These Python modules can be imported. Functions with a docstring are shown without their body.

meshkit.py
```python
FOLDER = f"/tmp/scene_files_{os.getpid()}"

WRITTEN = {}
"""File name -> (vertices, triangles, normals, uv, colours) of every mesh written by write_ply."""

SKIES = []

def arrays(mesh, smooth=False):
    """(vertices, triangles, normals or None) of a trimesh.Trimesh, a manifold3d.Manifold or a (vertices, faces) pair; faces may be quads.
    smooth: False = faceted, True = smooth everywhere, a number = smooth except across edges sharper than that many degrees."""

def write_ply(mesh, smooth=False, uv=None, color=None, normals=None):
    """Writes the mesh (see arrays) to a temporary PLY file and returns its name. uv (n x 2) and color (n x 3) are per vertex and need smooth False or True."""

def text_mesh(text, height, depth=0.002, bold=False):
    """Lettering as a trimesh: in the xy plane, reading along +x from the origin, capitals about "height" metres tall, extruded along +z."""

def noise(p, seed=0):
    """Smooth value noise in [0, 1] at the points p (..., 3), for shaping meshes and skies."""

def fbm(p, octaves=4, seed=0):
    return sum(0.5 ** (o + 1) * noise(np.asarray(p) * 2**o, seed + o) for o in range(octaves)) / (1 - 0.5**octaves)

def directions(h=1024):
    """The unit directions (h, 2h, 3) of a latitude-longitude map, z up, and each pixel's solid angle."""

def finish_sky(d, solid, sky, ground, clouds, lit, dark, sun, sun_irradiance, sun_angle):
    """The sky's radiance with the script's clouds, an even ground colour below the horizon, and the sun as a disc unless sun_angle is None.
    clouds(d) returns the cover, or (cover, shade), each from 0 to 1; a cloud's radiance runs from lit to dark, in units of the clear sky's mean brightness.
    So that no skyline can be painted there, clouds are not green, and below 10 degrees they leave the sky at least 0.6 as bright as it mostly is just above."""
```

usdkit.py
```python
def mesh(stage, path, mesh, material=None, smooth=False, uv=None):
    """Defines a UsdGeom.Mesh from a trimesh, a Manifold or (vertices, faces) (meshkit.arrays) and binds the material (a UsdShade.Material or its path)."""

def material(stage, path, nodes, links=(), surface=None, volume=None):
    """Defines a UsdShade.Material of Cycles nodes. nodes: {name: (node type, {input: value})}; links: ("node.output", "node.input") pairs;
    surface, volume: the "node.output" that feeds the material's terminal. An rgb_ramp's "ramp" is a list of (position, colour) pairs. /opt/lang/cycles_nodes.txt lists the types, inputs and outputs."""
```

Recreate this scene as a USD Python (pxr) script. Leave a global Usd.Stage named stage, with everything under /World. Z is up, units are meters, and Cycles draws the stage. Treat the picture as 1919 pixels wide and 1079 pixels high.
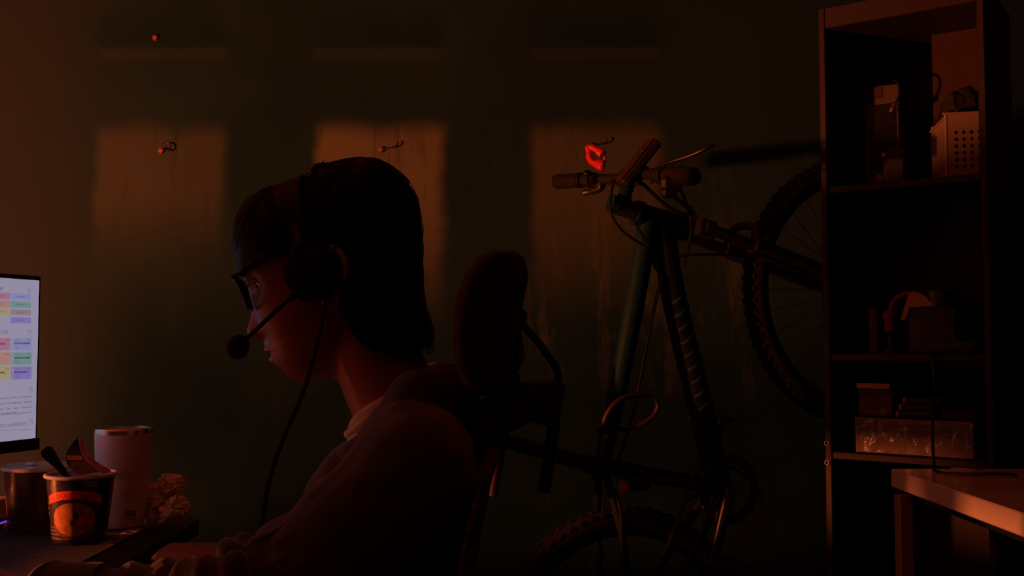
import math, random
import numpy as np, trimesh, usdkit, meshkit
import manifold3d as m3
from manifold3d import Manifold, Mesh as MMesh
from scipy.interpolate import CubicSpline
from scipy.spatial import Delaunay
from shapely.geometry import Polygon, Point, LineString
from shapely import contains_xy
from pxr import Usd, UsdGeom, UsdLux, UsdShade, Gf, Sdf, Vt

random.seed(7); rng = np.random.default_rng(7)
stage = Usd.Stage.CreateInMemory()
UsdGeom.SetStageUpAxis(stage, UsdGeom.Tokens.z); UsdGeom.SetStageMetersPerUnit(stage, 1.0)
world = UsdGeom.Xform.Define(stage, '/World'); stage.SetDefaultPrim(world.GetPrim())
UsdGeom.Scope.Define(stage, '/World/Looks')

# ------------------------------------------------------------------ camera, light, exposure
F = 1900.0                       # focal length in pixels of the 1919 x 1079 frame
PITCH = math.radians(3.0)
H = 1.06                         # camera height
EXPOSURE = 0.0
cam = UsdGeom.Camera.Define(stage, '/World/camera')
cam.CreateHorizontalApertureAttr(36.0); cam.CreateVerticalApertureAttr(36.0 * 1079 / 1919)
cam.CreateFocalLengthAttr(36.0 * F / 1919); cam.CreateClippingRangeAttr(Gf.Vec2f(0.05, 50))
cam.CreateExposureAttr(EXPOSURE)
cam.AddTranslateOp().Set(Gf.Vec3d(0, 0, H)); cam.AddRotateXOp().Set(90 + math.degrees(PITCH))

LAMP = (-2.20, 1.21, 0.93)       # the orange bulb of the lamp left of the desk
lamp_light = UsdLux.SphereLight.Define(stage, '/World/lamp_bulb_light')
lamp_light.CreateRadiusAttr(0.05); lamp_light.CreateColorAttr(Gf.Vec3f(1.0, 0.175, 0.042))
lamp_light.CreateIntensityAttr(3200.0); lamp_light.AddTranslateOp().Set(Gf.Vec3d(*LAMP))
SCREEN = 0.86                     # brightness of the lit screen
dome = UsdLux.DomeLight.Define(stage, '/World/night_sky'); dome.CreateIntensityAttr(0.0)

# ------------------------------------------------------------------ helpers
CP, SP = math.cos(PITCH), math.sin(PITCH)
def at(px, py, Y):
    "the point at depth Y that the photograph shows at pixel (px, py)"
    u, v = (px - 959.5) / F, (539.5 - py) / F
    d = np.array([u, CP - v * SP, SP + v * CP]); k = Y / d[1]
    return np.array([d[0] * k, Y, H + d[2] * k])
def ray(px, py):
    u, v = (px - 959.5) / F, (539.5 - py) / F
    return np.array([u, CP - v * SP, SP + v * CP])
def on_plane(px, py, p0, n):
    o, d = np.array([0, 0, H]), ray(px, py)
    return o + d * (np.dot(np.subtract(p0, o), n) / np.dot(d, n))

used = {}
def numbered(path):
    k = used.get(path, -1) + 1; used[path] = k
    return path if k == 0 else f'{path}_{k:03d}'
def setd(prim, **kw):
    for k, v in kw.items():
        if v: prim.SetCustomDataByKey(k, v)
    return prim
def P(o): return o.GetPrim() if hasattr(o, 'GetPrim') else o
def thing(name, label, cat, group=None, kind=None):
    x = UsdGeom.Xform.Define(stage, numbered('/World/' + name))
    return setd(x.GetPrim(), label=label, category=cat, group=group, kind=kind)
def cat_(ms):
    if isinstance(ms, (list, tuple)) and ms and not isinstance(ms[0], (np.ndarray, float)):
        out = []
        for m in ms:
            v, f, _ = meshkit.arrays(m); out.append(trimesh.Trimesh(v, f, process=False))
        return trimesh.util.concatenate(out) if len(out) > 1 else out[0]
    return ms
def part(parent, name, mesh, mat, smooth=32, label=None, kind=None):
    root = str(P(parent).GetPath()) if parent is not None else '/World'
    o = usdkit.mesh(stage, numbered(f'{root}/{name}'), cat_(mesh), mat, smooth=smooth)
    setd(o.GetPrim(), label=label, kind=kind)
    return o.GetPrim()
def single(name, mesh, mat, label, cat, group=None, smooth=32, kind=None):
    o = part(None, name, mesh, mat, smooth)
    return setd(o, label=label, category=cat, group=group, kind=kind)
def struct(name, mesh, mat, smooth=False):
    o = part(None, name, mesh, mat, smooth); o.SetCustomDataByKey('kind', 'structure'); return o

def tm(v, f): return trimesh.Trimesh(np.asarray(v, float), np.asarray(f, int), process=False)
def spline(pts, n=40, closed=False):
    p = np.asarray(pts, float)
    if closed: p = np.vstack([p, p[:1]])
    d = np.r_[0, np.cumsum(np.linalg.norm(np.diff(p, axis=0), axis=1) + 1e-9)]
    cs = CubicSpline(d, p, bc_type='periodic' if closed else 'not-a-knot' if len(p) > 3 else 'natural')
    return cs(np.linspace(0, d[-1], n + (1 if closed else 0)))[: n if closed else None]
def tube(pts, r, sides=10, closed=False, caps=True, flat=None):
    "sweep a circle (or a flat ellipse: flat=(direction, factor)) along a polyline"
    p = np.asarray(pts, float); n = len(p)
    r = np.broadcast_to(np.asarray(r, float), (n,))
    t = np.roll(p, -1, 0) - np.roll(p, 1, 0) if closed else np.gradient(p, axis=0)
    t /= np.linalg.norm(t, axis=1, keepdims=True) + 1e-12
    ref = np.array([0, 0, 1.0]) if abs(t[0][2]) < 0.9 else np.array([1.0, 0, 0])
    a = np.cross(t[0], ref); a /= np.linalg.norm(a); A = [a]
    for k in range(1, n):
        a = A[-1] - t[k] * np.dot(A[-1], t[k]); a /= np.linalg.norm(a) + 1e-12; A.append(a)
    A = np.array(A); B = np.cross(t, A)
    th = np.arange(sides) * 2 * np.pi / sides
    off = np.cos(th)[None, :, None] * A[:, None] + np.sin(th)[None, :, None] * B[:, None]
    if flat is not None:
        d = np.asarray(flat[0], float); d /= np.linalg.norm(d)
        off = off + (flat[1] - 1) * (off @ d)[..., None] * d
    v = (p[:, None] + r[:, None, None] * off).reshape(-1, 3)
    f = []
    for i in range(n if closed else n - 1):
        for j in range(sides):
            a0, a1 = i * sides + j, i * sides + (j + 1) % sides
            b0, b1 = ((i + 1) % n) * sides + j, ((i + 1) % n) * sides + (j + 1) % sides
            f += [[a0, a1, b1], [a0, b1, b0]]
    if caps and not closed:
        v = np.vstack([v, p[0], p[-1]]); c0, c1 = len(v) - 2, len(v) - 1
        for j in range(sides):
            f.append([c0, (j + 1) % sides, j]); f.append([c1, (n - 1) * sides + j, (n - 1) * sides + (j + 1) % sides])
    return tm(v, f)
def rod(a, b, r, sides=12): 
    return tube([a, b], r, sides)
def lathe(profile, n=40, center=(0, 0, 0), axis=(0, 0, 1)):
    pr = np.asarray(profile, float); th = np.arange(n) * 2 * np.pi / n
    v = np.stack([np.outer(pr[:, 0], np.cos(th)), np.outer(pr[:, 0], np.sin(th)), np.outer(pr[:, 1], np.ones(n))], -1).reshape(-1, 3)
    f = []
    for i in range(len(pr) - 1):
        for j in range(n):
            a, b = i * n + j, i * n + (j + 1) % n
            f += [[a, b, b + n], [a, b + n, a + n]]
    m = tm(v, f)
    R = frame_to(axis)
    return tm(v @ R.T + np.asarray(center, float), f)
def frame_to(axis):
    z = np.asarray(axis, float); z = z / np.linalg.norm(z)
    x = np.cross([0, 0, 1.0], z) if abs(z[2]) < 0.95 else np.cross([0, 1.0, 0], z)
    x /= np.linalg.norm(x); return np.stack([x, np.cross(z, x), z], 1)
def cbox(c, s, ch=0.003, R=None):
    "box with chamfered edges"
    s = np.asarray(s, float) / 2; ch = min(ch, 0.45 * s.min() * 2)
    pts = []
    for a in (-1, 1):
        for b in (-1, 1):
            for d in (-1, 1):
                k = np.array([a, b, d]) * s
                for ax in range(3):
                    q = k.copy()
                    for o in range(3):
                        if o != ax: q[o] -= np.sign(q[o]) * ch
                    pts.append(q)
    m = Manifold.hull_points(np.array(pts)).to_mesh()
    v = m.vert_properties[:, :3]
    if R is not None: v = v @ np.asarray(R).T
    return tm(v + np.asarray(c, float), m.tri_verts)
def ball(c, r, n=2, scale=(1, 1, 1), R=None):
    s = trimesh.creation.icosphere(n, 1.0); v = s.vertices * r * np.asarray(scale)
    if R is not None: v = v @ np.asarray(R).T
    return tm(v + np.asarray(c, float), s.faces)
def to_man(m):
    v, f, _ = meshkit.arrays(m)
    return Manifold(MMesh(vert_properties=np.asarray(v, np.float32), tri_verts=np.asarray(f, np.uint32)))
def from_man(M):
    m = M.to_mesh(); return trimesh.Trimesh(m.vert_properties[:, :3], m.tri_verts, process=True)
def bones(chain_list, seg=20):
    "union of tapered capsules: each chain is [(point, radius), ...]"
    parts = []
    for ch in chain_list:
        for (a, ra), (b, rb) in zip(ch[:-1], ch[1:]):
            A = Manifold.sphere(ra, seg).translate([float(x) for x in a]); B = Manifold.sphere(rb, seg).translate([float(x) for x in b])
            parts.append(Manifold.batch_hull([A, B]))
    return Manifold.batch_boolean(parts, m3.OpType.Add)
def smoothed(M, length, it=12):
    t = from_man(M.refine_to_length(length)); trimesh.smoothing.filter_taubin(t, lamb=0.5, nu=0.53, iterations=it); return t
def prism(pts, depth, origin=(0, 0, 0), X=(1, 0, 0), Y=(0, 0, 1), Z=None):
    "extrude a 2D outline: its plane is X, Y; it grows by depth along Z (default X x Y)"
    g = Polygon(pts).buffer(0)
    m = trimesh.creation.extrude_polygon(g, depth, engine='earcut')
    X, Y = np.asarray(X, float), np.asarray(Y, float); Z = np.cross(X, Y) if Z is None else np.asarray(Z, float)
    v = m.vertices @ np.stack([X, Y, Z]); f = m.faces
    if np.dot(np.cross(X, Y), Z) < 0: f = f[:, ::-1]
    return tm(v + np.asarray(origin, float), f)
def inflate(pts, half, Y0, step=9.0, seed=0, ys=(1, 1)):
    "solid from an outline in pixels at depth Y0: half(px, py array, distance to outline in px) gives the half thickness in metres"
    pts = np.asarray(pts, float)
    pg = Polygon(pts).buffer(0)
    ring = np.array(pg.exterior.coords)[:-1]
    L = pg.exterior.length; nb = max(12, int(L / (step * 0.55)))
    b = np.array([pg.exterior.interpolate(L * k / nb).coords[0] for k in range(nb)])
    x0, y0, x1, y1 = pg.bounds
    gx, gy = np.meshgrid(np.arange(x0, x1, step), np.arange(y0, y1, step * 0.87)); gx = gx + (np.arange(gx.shape[0]) % 2)[:, None] * step / 2
    g = np.c_[gx.ravel(), gy.ravel()]
    inner = pg.buffer(-step * 0.55)
    g = g[contains_xy(inner, g[:, 0], g[:, 1])]
    q = np.vstack([b, g]); tri = Delaunay(q).simplices
    c = q[tri].mean(1); tri = tri[contains_xy(pg, c[:, 0], c[:, 1])]
    A = q[tri]; area = np.cross(A[:, 1] - A[:, 0], A[:, 2] - A[:, 0]); tri[area < 0] = tri[area < 0][:, ::-1]
    dist = np.array([pg.exterior.distance(Point(*k)) for k in q])
    hh = np.maximum(half(q[:, 0], q[:, 1], dist), 1e-4)
    base = np.array([at(k[0], k[1], Y0) for k in q])
    near = base - np.c_[0 * hh, hh, 0 * hh] * ys[0]; far = base + np.c_[0 * hh, hh, 0 * hh] * ys[1]; n = len(q)
    # image y runs down: a positive area in pixels is clockwise in x-z seen from the camera
    f = np.vstack([tri, tri[:, ::-1] + n])
    f[: len(tri)] = tri[:, :]
    ed = np.vstack([tri[:, [0, 1]], tri[:, [1, 2]], tri[:, [2, 0]]]); key = {}
    for a, b in ed: key[(a, b)] = 1
    w = []
    for a, b in key:
        if (b, a) not in key: w += [[b, a, a + n], [b, a + n, b + n]]
    m = trimesh.Trimesh(np.vstack([near, far]), np.vstack([f, w]), process=False)
    if m.volume < 0: m.invert()
    return m
def grid_surface(fn, nu, nv, thick=0.0006):
    "thin sheet over a parameter square, with thickness"
    u, v = np.meshgrid(np.linspace(0, 1, nu), np.linspace(0, 1, nv), indexing='ij')
    p = np.array([[fn(a, b) for a, b in zip(x, y)] for x, y in zip(u, v)])
    du = np.gradient(p, axis=0); dv = np.gradient(p, axis=1); n = np.cross(du, dv); n /= np.linalg.norm(n, axis=-1, keepdims=True) + 1e-12
    a = (p + n * thick / 2).reshape(-1, 3); b = (p - n * thick / 2).reshape(-1, 3); N = nu * nv; f = []
    for i in range(nu - 1):
        for j in range(nv - 1):
            k = i * nv + j; f += [[k, k + nv, k + nv + 1], [k, k + nv + 1, k + 1], [N + k, N + k + nv + 1, N + k + nv], [N + k, N + k + 1, N + k + nv + 1]]
    edge = [(i * nv, (i + 1) * nv) for i in range(nu - 1)] + [((nu - 1) * nv + j, (nu - 1) * nv + j + 1) for j in range(nv - 1)] + \
           [((i + 1) * nv + nv - 1, i * nv + nv - 1) for i in range(nu - 1)] + [(j + 1, j) for j in range(nv - 1)]
    for x, y in edge: f += [[x, N + x, N + y], [x, N + y, y]]
    return tm(np.vstack([a, b]), f)

# ------------------------------------------------------------------ materials
def mat(name, col, rough=0.5, metal=0.0, var=0.0, scale=20.0, bump=0.0, bscale=200.0, col2=None, stretch=None, coat=0.0, spec=0.5, sheen=0.0, sss=0.0):
    n = {'p': ('principled_bsdf', {'base_color': col, 'roughness': rough, 'metallic': metal, 'coat_weight': coat, 'specular_ior_level': spec, 'sheen_weight': sheen, 'subsurface_weight': sss})}
    l = []
    if var or col2 is not None or bump:
        n['tc'] = ('texture_coordinate', {}); n['mp'] = ('mapping', {'scale': stretch or (1, 1, 1)}); l.append(('tc.object', 'mp.vector'))
    if var or col2 is not None:
        c2 = col2 or tuple(c * (1 - var) for c in col); c1 = col if col2 is not None else tuple(min(1, c * (1 + var * 0.6)) for c in col)
        n['nz'] = ('noise_texture', {'scale': scale, 'detail': 5.0, 'roughness': 0.6})
        n['rp'] = ('rgb_ramp', {'ramp': [(0.3, c2), (0.7, c1)]})
        l += [('mp.vector', 'nz.vector'), ('nz.fac', 'rp.fac'), ('rp.color', 'p.base_color')]
    if bump:
        n['bn'] = ('noise_texture', {'scale': bscale, 'detail': 4.0}); n['bp'] = ('bump', {'strength': bump, 'distance': 0.002})
        l += [('mp.vector', 'bn.vector'), ('bn.fac', 'bp.height'), ('bp.normal', 'p.normal')]
    return usdkit.material(stage, '/World/Looks/' + name, n, l, surface='p.BSDF')
def glow(name, col, strength=1.0):
    return usdkit.material(stage, '/World/Looks/' + name, {'e': ('emission', {'color': col, 'strength': strength})}, [], surface='e.emission')

def wall_material():
    n, l, c = {}, [], [0]
    def node(kind, _in=None, **links):
        k = f'n{c[0]}'; c[0] += 1; n[k] = (kind, _in or {})
        for s, src in links.items():
            if src is not None: l.append((src, f'{k}.{s}'))
        return k
    def mth(op, a, b=None, third=None):
        inp, lk = {'math_type': op}, {}
        for s, x in (('value1', a), ('value2', b), ('value3', third)):
            if isinstance(x, str): lk[s] = x
            elif x is not None: inp[s] = float(x)
        return node('math', inp, **lk) + '.value'
    def sstep(v, a, b, t0=0.0, t1=1.0):
        return node('map_range', {'range_type': 'smoothstep', 'from_min': a, 'from_max': b, 'to_min': t0, 'to_max': t1, 'clamp': True}, value=v) + '.result'
    geo = node('geometry')
    def noise(scale, detail=4, stretch=(1, 1, 1), rough=0.55):
        mp = node('mapping', {'scale': stretch}, vector=geo + '.position')
        return node('noise_texture', {'scale': scale, 'detail': float(detail), 'roughness': rough}, vector=mp + '.vector') + '.fac'
    wob = noise(7.0, 3); wob2 = noise(5.0, 3, (1.3, 1, 0.7))
    sx = node('separate_xyz', vector=geo + '.position')
    x = mth('multiply_add', mth('subtract', wob, 0.5), 0.055, sx + '.x'); z = mth('multiply_add', mth('subtract', wob2, 0.5), 0.055, sx + '.z')
    WY = WALL_Y
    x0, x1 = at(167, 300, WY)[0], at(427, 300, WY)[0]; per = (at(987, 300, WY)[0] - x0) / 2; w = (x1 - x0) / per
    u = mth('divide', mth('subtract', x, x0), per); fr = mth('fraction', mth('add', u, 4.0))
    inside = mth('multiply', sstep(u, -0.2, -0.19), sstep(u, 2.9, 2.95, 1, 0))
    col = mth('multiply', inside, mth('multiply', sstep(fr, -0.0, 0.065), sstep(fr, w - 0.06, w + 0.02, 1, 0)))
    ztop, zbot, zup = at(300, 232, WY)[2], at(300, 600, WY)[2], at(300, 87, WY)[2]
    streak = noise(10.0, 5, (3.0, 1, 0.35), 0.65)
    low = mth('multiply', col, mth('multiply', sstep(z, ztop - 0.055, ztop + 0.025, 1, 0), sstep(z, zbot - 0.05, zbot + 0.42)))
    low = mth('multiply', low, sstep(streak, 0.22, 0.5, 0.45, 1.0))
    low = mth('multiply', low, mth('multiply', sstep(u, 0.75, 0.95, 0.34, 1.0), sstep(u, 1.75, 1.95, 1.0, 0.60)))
    low = mth('multiply', low, mth('maximum', sstep(u, 0.75, 0.95), sstep(z, at(0, 520, WY)[2], at(0, 340, WY)[2], 0.2, 1.0)))  # head-like shadow painted into the lower part of the left patch
    upz = mth('multiply', sstep(sx + '.z', zup - 0.012, zup + 0.01), sstep(z, zup + 0.03, zup + 0.16, 1, 0.0))  # upper squares darkest at their bottom edge, fading upwards
    up = mth('multiply', col, upz)
    rim = mth('multiply', col, mth('multiply', sstep(sx + '.z', zup - 0.05, zup - 0.025), sstep(sx + '.z', zup - 0.014, zup, 1, 0)))
    smear_n = noise(5.0, 6, (2.6, 1, 0.5), 0.7)
    smear = mth('multiply', sstep(smear_n, 0.52, 0.68), mth('multiply', mth('multiply', sstep(x, at(960, 0, WY)[0], at(1040, 0, WY)[0]), sstep(x, at(1400, 0, WY)[0], at(1500, 0, WY)[0], 1, 0)),
                mth('multiply', sstep(z, at(0, 780, WY)[2], at(0, 640, WY)[2]), sstep(z, at(0, 430, WY)[2], at(0, 230, WY)[2], 1, 0))))
    smear = mth('maximum', smear, mth('multiply', sstep(smear_n, 0.5, 0.75), 0.06))
    big = noise(1.6, 3)
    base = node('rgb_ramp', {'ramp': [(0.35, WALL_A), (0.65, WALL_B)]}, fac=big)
    low_shade = mth('multiply', mth('multiply', sstep(z, at(0, 800, WY)[2], at(0, 400, WY)[2], 1, 0), sstep(x, at(60, 0, WY)[0], at(330, 0, WY)[0])), sstep(noise(2.2, 4), 0.3, 0.6, 0.75, 1.0))  # lamp shadow on the lower wall, put into the wall colour
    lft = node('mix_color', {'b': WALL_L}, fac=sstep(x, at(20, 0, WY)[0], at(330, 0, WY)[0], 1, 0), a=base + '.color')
    rgt = node('mix_color', {'b': WALL_R}, fac=sstep(x, at(1000, 0, WY)[0], at(1450, 0, WY)[0]), a=lft + '.result')  # wall colour lightened to the right to make up for lamp falloff
    dd = node('mix_color', {'a': LOW_SHADE, 'b': LOW_SHADE_R}, fac=sstep(x, at(560, 0, WY)[0], at(1050, 0, WY)[0]))
    m0 = node('mix_color', fac=mth('multiply', low_shade, 0.95), a=rgt + '.result', b=dd + '.result')
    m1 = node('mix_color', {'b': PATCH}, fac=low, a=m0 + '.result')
    m2 = node('mix_color', {'b': PATCH}, fac=mth('multiply', smear, 0.42), a=m1 + '.result')
    m3_ = node('mix_color', {'b': UPPER_DARK}, fac=mth('multiply', up, 0.8), a=m2 + '.result')
    m4 = node('mix_color', {'b': PATCH}, fac=mth('multiply', rim, 0.075), a=m3_ + '.result')
    fine = noise(60.0, 5)
    bp = node('bump', {'strength': 0.25, 'distance': 0.004}, height=fine)
    p = node('principled_bsdf', {'roughness': 0.85, 'specular_ior_level': 0.03}, base_color=m4 + '.result', normal=bp + '.normal')
    return usdkit.material(stage, '/World/Looks/painted_plaster', n, l, surface=p + '.BSDF')

WALL_Y = 2.95
WALL_A, WALL_B, PATCH, UPPER_DARK = (0.0087, 0.0266, 0.0400), (0.0140, 0.0377, 0.0500), (0.1000, 0.1150, 0.0950), (0.0080, 0.0250, 0.0330)
WALL_L, WALL_R, LOW_SHADE, LOW_SHADE_R = (0.0196, 0.0330, 0.0490), (0.0190, 0.0500, 0.0650), (0.0012, 0.0068, 0.0140), (0.0034, 0.0150, 0.0220)  # lower-wall pair imitates shade; right tone offsets the lamp falloff

M = dict(
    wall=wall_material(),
    plain=mat('plain_wall', (0.011, 0.009, 0.009), 0.8, var=0.2, scale=3),
    floor=mat('floor_wood', (0.03, 0.016, 0.012), 0.5, var=0.5, scale=6, stretch=(1, 8, 1)),
    cupmaroon=mat('cup_print_maroon', (0.060, 0.038, 0.048), 0.32, coat=0.2),
    desk=mat('desk_laminate', (0.13, 0.028, 0.024), 0.4, var=0.3, scale=14, stretch=(1, 6, 1)),
    black=mat('black_plastic', (0.012, 0.012, 0.013), 0.42, bump=0.15, bscale=500),
    headphone=mat('headset_black', (0.005, 0.0048, 0.005), 0.6, spec=0.2, bump=0.15, bscale=500),
    gloss=mat('black_gloss', (0.008, 0.008, 0.009), 0.16),
    rubber=mat('black_rubber', (0.008, 0.0075, 0.0075), 0.8, spec=0.25, bump=0.3, bscale=260),
    fabric=mat('black_mesh_fabric', (0.010, 0.007, 0.008), 0.9, bump=0.6, bscale=600, sheen=0.2),
    leather=mat('dark_red_leather', (0.034, 0.010, 0.010), 0.55, bump=0.3, bscale=300),
    hoodie=mat('grey_sweatshirt', (0.042, 0.047, 0.066), 0.95, var=0.25, scale=160, bump=0.3, bscale=1400, sheen=0.35),
    tee=mat('white_cotton', (0.62, 0.6, 0.58), 0.9, bump=0.3, bscale=800),
    pants=mat('dark_trousers', (0.02, 0.02, 0.026), 0.9, bump=0.4, bscale=500),
    skin=mat('skin', (0.32, 0.115, 0.09), 0.5, var=0.12, scale=40, bump=0.12, bscale=700, sss=0.06),
    hair=mat('black_hair', (0.007, 0.005, 0.0045), 0.6, spec=0.2, bump=0.9, bscale=90, stretch=(1, 1, 1)),
    lip=mat('lips', (0.27, 0.075, 0.065), 0.42),
    eye=mat('eye_white', (0.6, 0.56, 0.53), 0.12), iris=mat('iris', (0.02, 0.012, 0.008), 0.1),
    chrome=mat('brushed_metal', (0.62, 0.6, 0.58), 0.24, 1.0), steel=mat('worn_steel', (0.13, 0.12, 0.115), 0.4, 1.0),
    teal=mat('teal_paint', (0.0045, 0.032, 0.042), 0.5, spec=0.12), tealdark=mat('dark_frame_paint', (0.006, 0.012, 0.015), 0.4, spec=0.2, var=0.3, scale=9),
    decal=mat('teal_lettering', (0.02, 0.075, 0.085), 0.35),
    red=mat('red_silicone', (0.58, 0.012, 0.012), 0.5), redbag=mat('red_cloth', (0.30, 0.03, 0.028), 0.8, var=0.3, scale=40),
    white=mat('white_plastic', (0.36, 0.31, 0.29), 0.38), cream=mat('cream_card', (0.46, 0.40, 0.36), 0.7, var=0.15, scale=30),
    tumbler=mat('white_coated_metal', (0.80, 0.74, 0.72), 0.42, var=0.05, scale=90),
    paper=mat('tissue_paper', (0.86, 0.83, 0.82), 0.85, bump=0.3, bscale=160),
    cuppaper=mat('cup_paper_white', (0.68, 0.64, 0.62), 0.5), cupdark=mat('cup_print_dark', (0.016, 0.014, 0.03), 0.28, coat=0.3),
    cupred=mat('cup_print_red', (0.72, 0.035, 0.02), 0.35), cuporange=mat('cup_print_noodles', (0.48, 0.22, 0.06), 0.4, col2=(0.24, 0.055, 0.02), scale=120),
    foil=mat('foil_lid', (0.60, 0.56, 0.55), 0.16, bump=0.25, bscale=60, coat=0.5),
    cupgold=mat('cup_print_gold', (0.68, 0.34, 0.10), 0.4), cupcream=mat('cup_print_cream', (0.72, 0.55, 0.38), 0.4), cupband=mat('cup_print_band', (0.085, 0.05, 0.05), 0.4), cupbowl=mat('cup_print_bowl', (0.09, 0.03, 0.025), 0.35),
    lidred=mat('lid_print_food', (0.72, 0.13, 0.03), 0.35, col2=(0.42, 0.012, 0.012), scale=70),
    table=mat('white_gloss_table', (0.90, 0.85, 0.81), 0.12, coat=0.4), wood=mat('dark_shelf_wood', (0.0160, 0.0055, 0.0070), 0.55, var=0.25, scale=12, stretch=(6, 6, 1)),
    table_leg_shaded=mat('shaded_white_table_leg', (0.36, 0.27, 0.25), 0.4),  # leg white darkened to imitate the shade it stands in
    card=mat('brown_cardboard', (0.034, 0.0135, 0.015), 0.8, var=0.1, scale=20), carddark=mat('dark_carton', (0.05, 0.03, 0.026), 0.6),
    green=mat('green_cloth', (0.05, 0.12, 0.04), 0.85, var=0.3, scale=30), tan=mat('tan_paper', (0.5, 0.32, 0.2), 0.8),
    amber=mat('amber_reflector', (0.75, 0.2, 0.03), 0.25), bag=mat('black_nylon', (0.012, 0.012, 0.013), 0.8, bump=0.5, bscale=200), navy=mat('dark_print', (0.03, 0.03, 0.05), 0.5),
    screenbody=mat('monitor_black', (0.010, 0.010, 0.011), 0.45),
    ink=mat('print_ink', (0.05, 0.03, 0.03), 0.5), matprint=mat('mat_lettering', (0.34, 0.25, 0.24), 0.6), matcloth=mat('mat_cloth', (0.012, 0.011, 0.012), 0.9, bump=0.4, bscale=900),
)
def clear(name, tint=(0.9, 0.88, 0.86), rough=0.12, amount=0.25, wrinkle=0.0):
    n = {'t': ('transparent_bsdf', {'color': tint}), 'g': ('glossy_bsdf', {'color': (0.9, 0.9, 0.9), 'roughness': rough}), 'fr': ('fresnel', {'IOR': 1.5}), 'ad': ('math', {'math_type': 'add', 'value2': amount}), 'm': ('mix_closure', {})}
    l = [('fr.fac', 'ad.value1'), ('ad.value', 'm.fac'), ('t.BSDF', 'm.closure1'), ('g.BSDF', 'm.closure2')]
    if wrinkle:
        n['tc'] = ('texture_coordinate', {}); n['wn'] = ('noise_texture', {'scale': 26.0, 'detail': 3.0, 'distortion': 1.5}); n['bp'] = ('bump', {'strength': wrinkle, 'distance': 0.01})
        l += [('tc.object', 'wn.vector'), ('wn.fac', 'bp.height'), ('bp.normal', 'g.normal')]
    return usdkit.material(stage, '/World/Looks/' + name, n, l, surface='m.closure')
def lid_mat():
    n = {'tc': ('texture_coordinate', {}), 'nz': ('noise_texture', {'scale': 70.0, 'detail': 4.0}), 'rp': ('rgb_ramp', {'ramp': [(0.35, (0.5, 0.012, 0.012)), (0.65, (0.8, 0.15, 0.03))]}),
         'p': ('principled_bsdf', {'roughness': 0.35}), 'tr': ('translucent_bsdf', {}), 'm': ('mix_closure', {'fac': 0.5})}
    l = [('tc.object', 'nz.vector'), ('nz.fac', 'rp.fac'), ('rp.color', 'p.base_color'), ('rp.color', 'tr.color'), ('p.BSDF', 'm.closure1'), ('tr.BSDF', 'm.closure2')]
    return usdkit.material(stage, '/World/Looks/lid_print_food_thin', n, l, surface='m.closure')
M['lidred'] = lid_mat()
M['lens'] = clear('spectacle_lens', (0.94, 0.94, 0.95), 0.03, 0.02)
M['clear'] = clear('clear_plastic', (0.85, 0.83, 0.8), 0.08, 0.05)
M['wrap'] = clear('plastic_wrap', (0.92, 0.9, 0.89), 0.14, 0.04, wrinkle=0.75)

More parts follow.
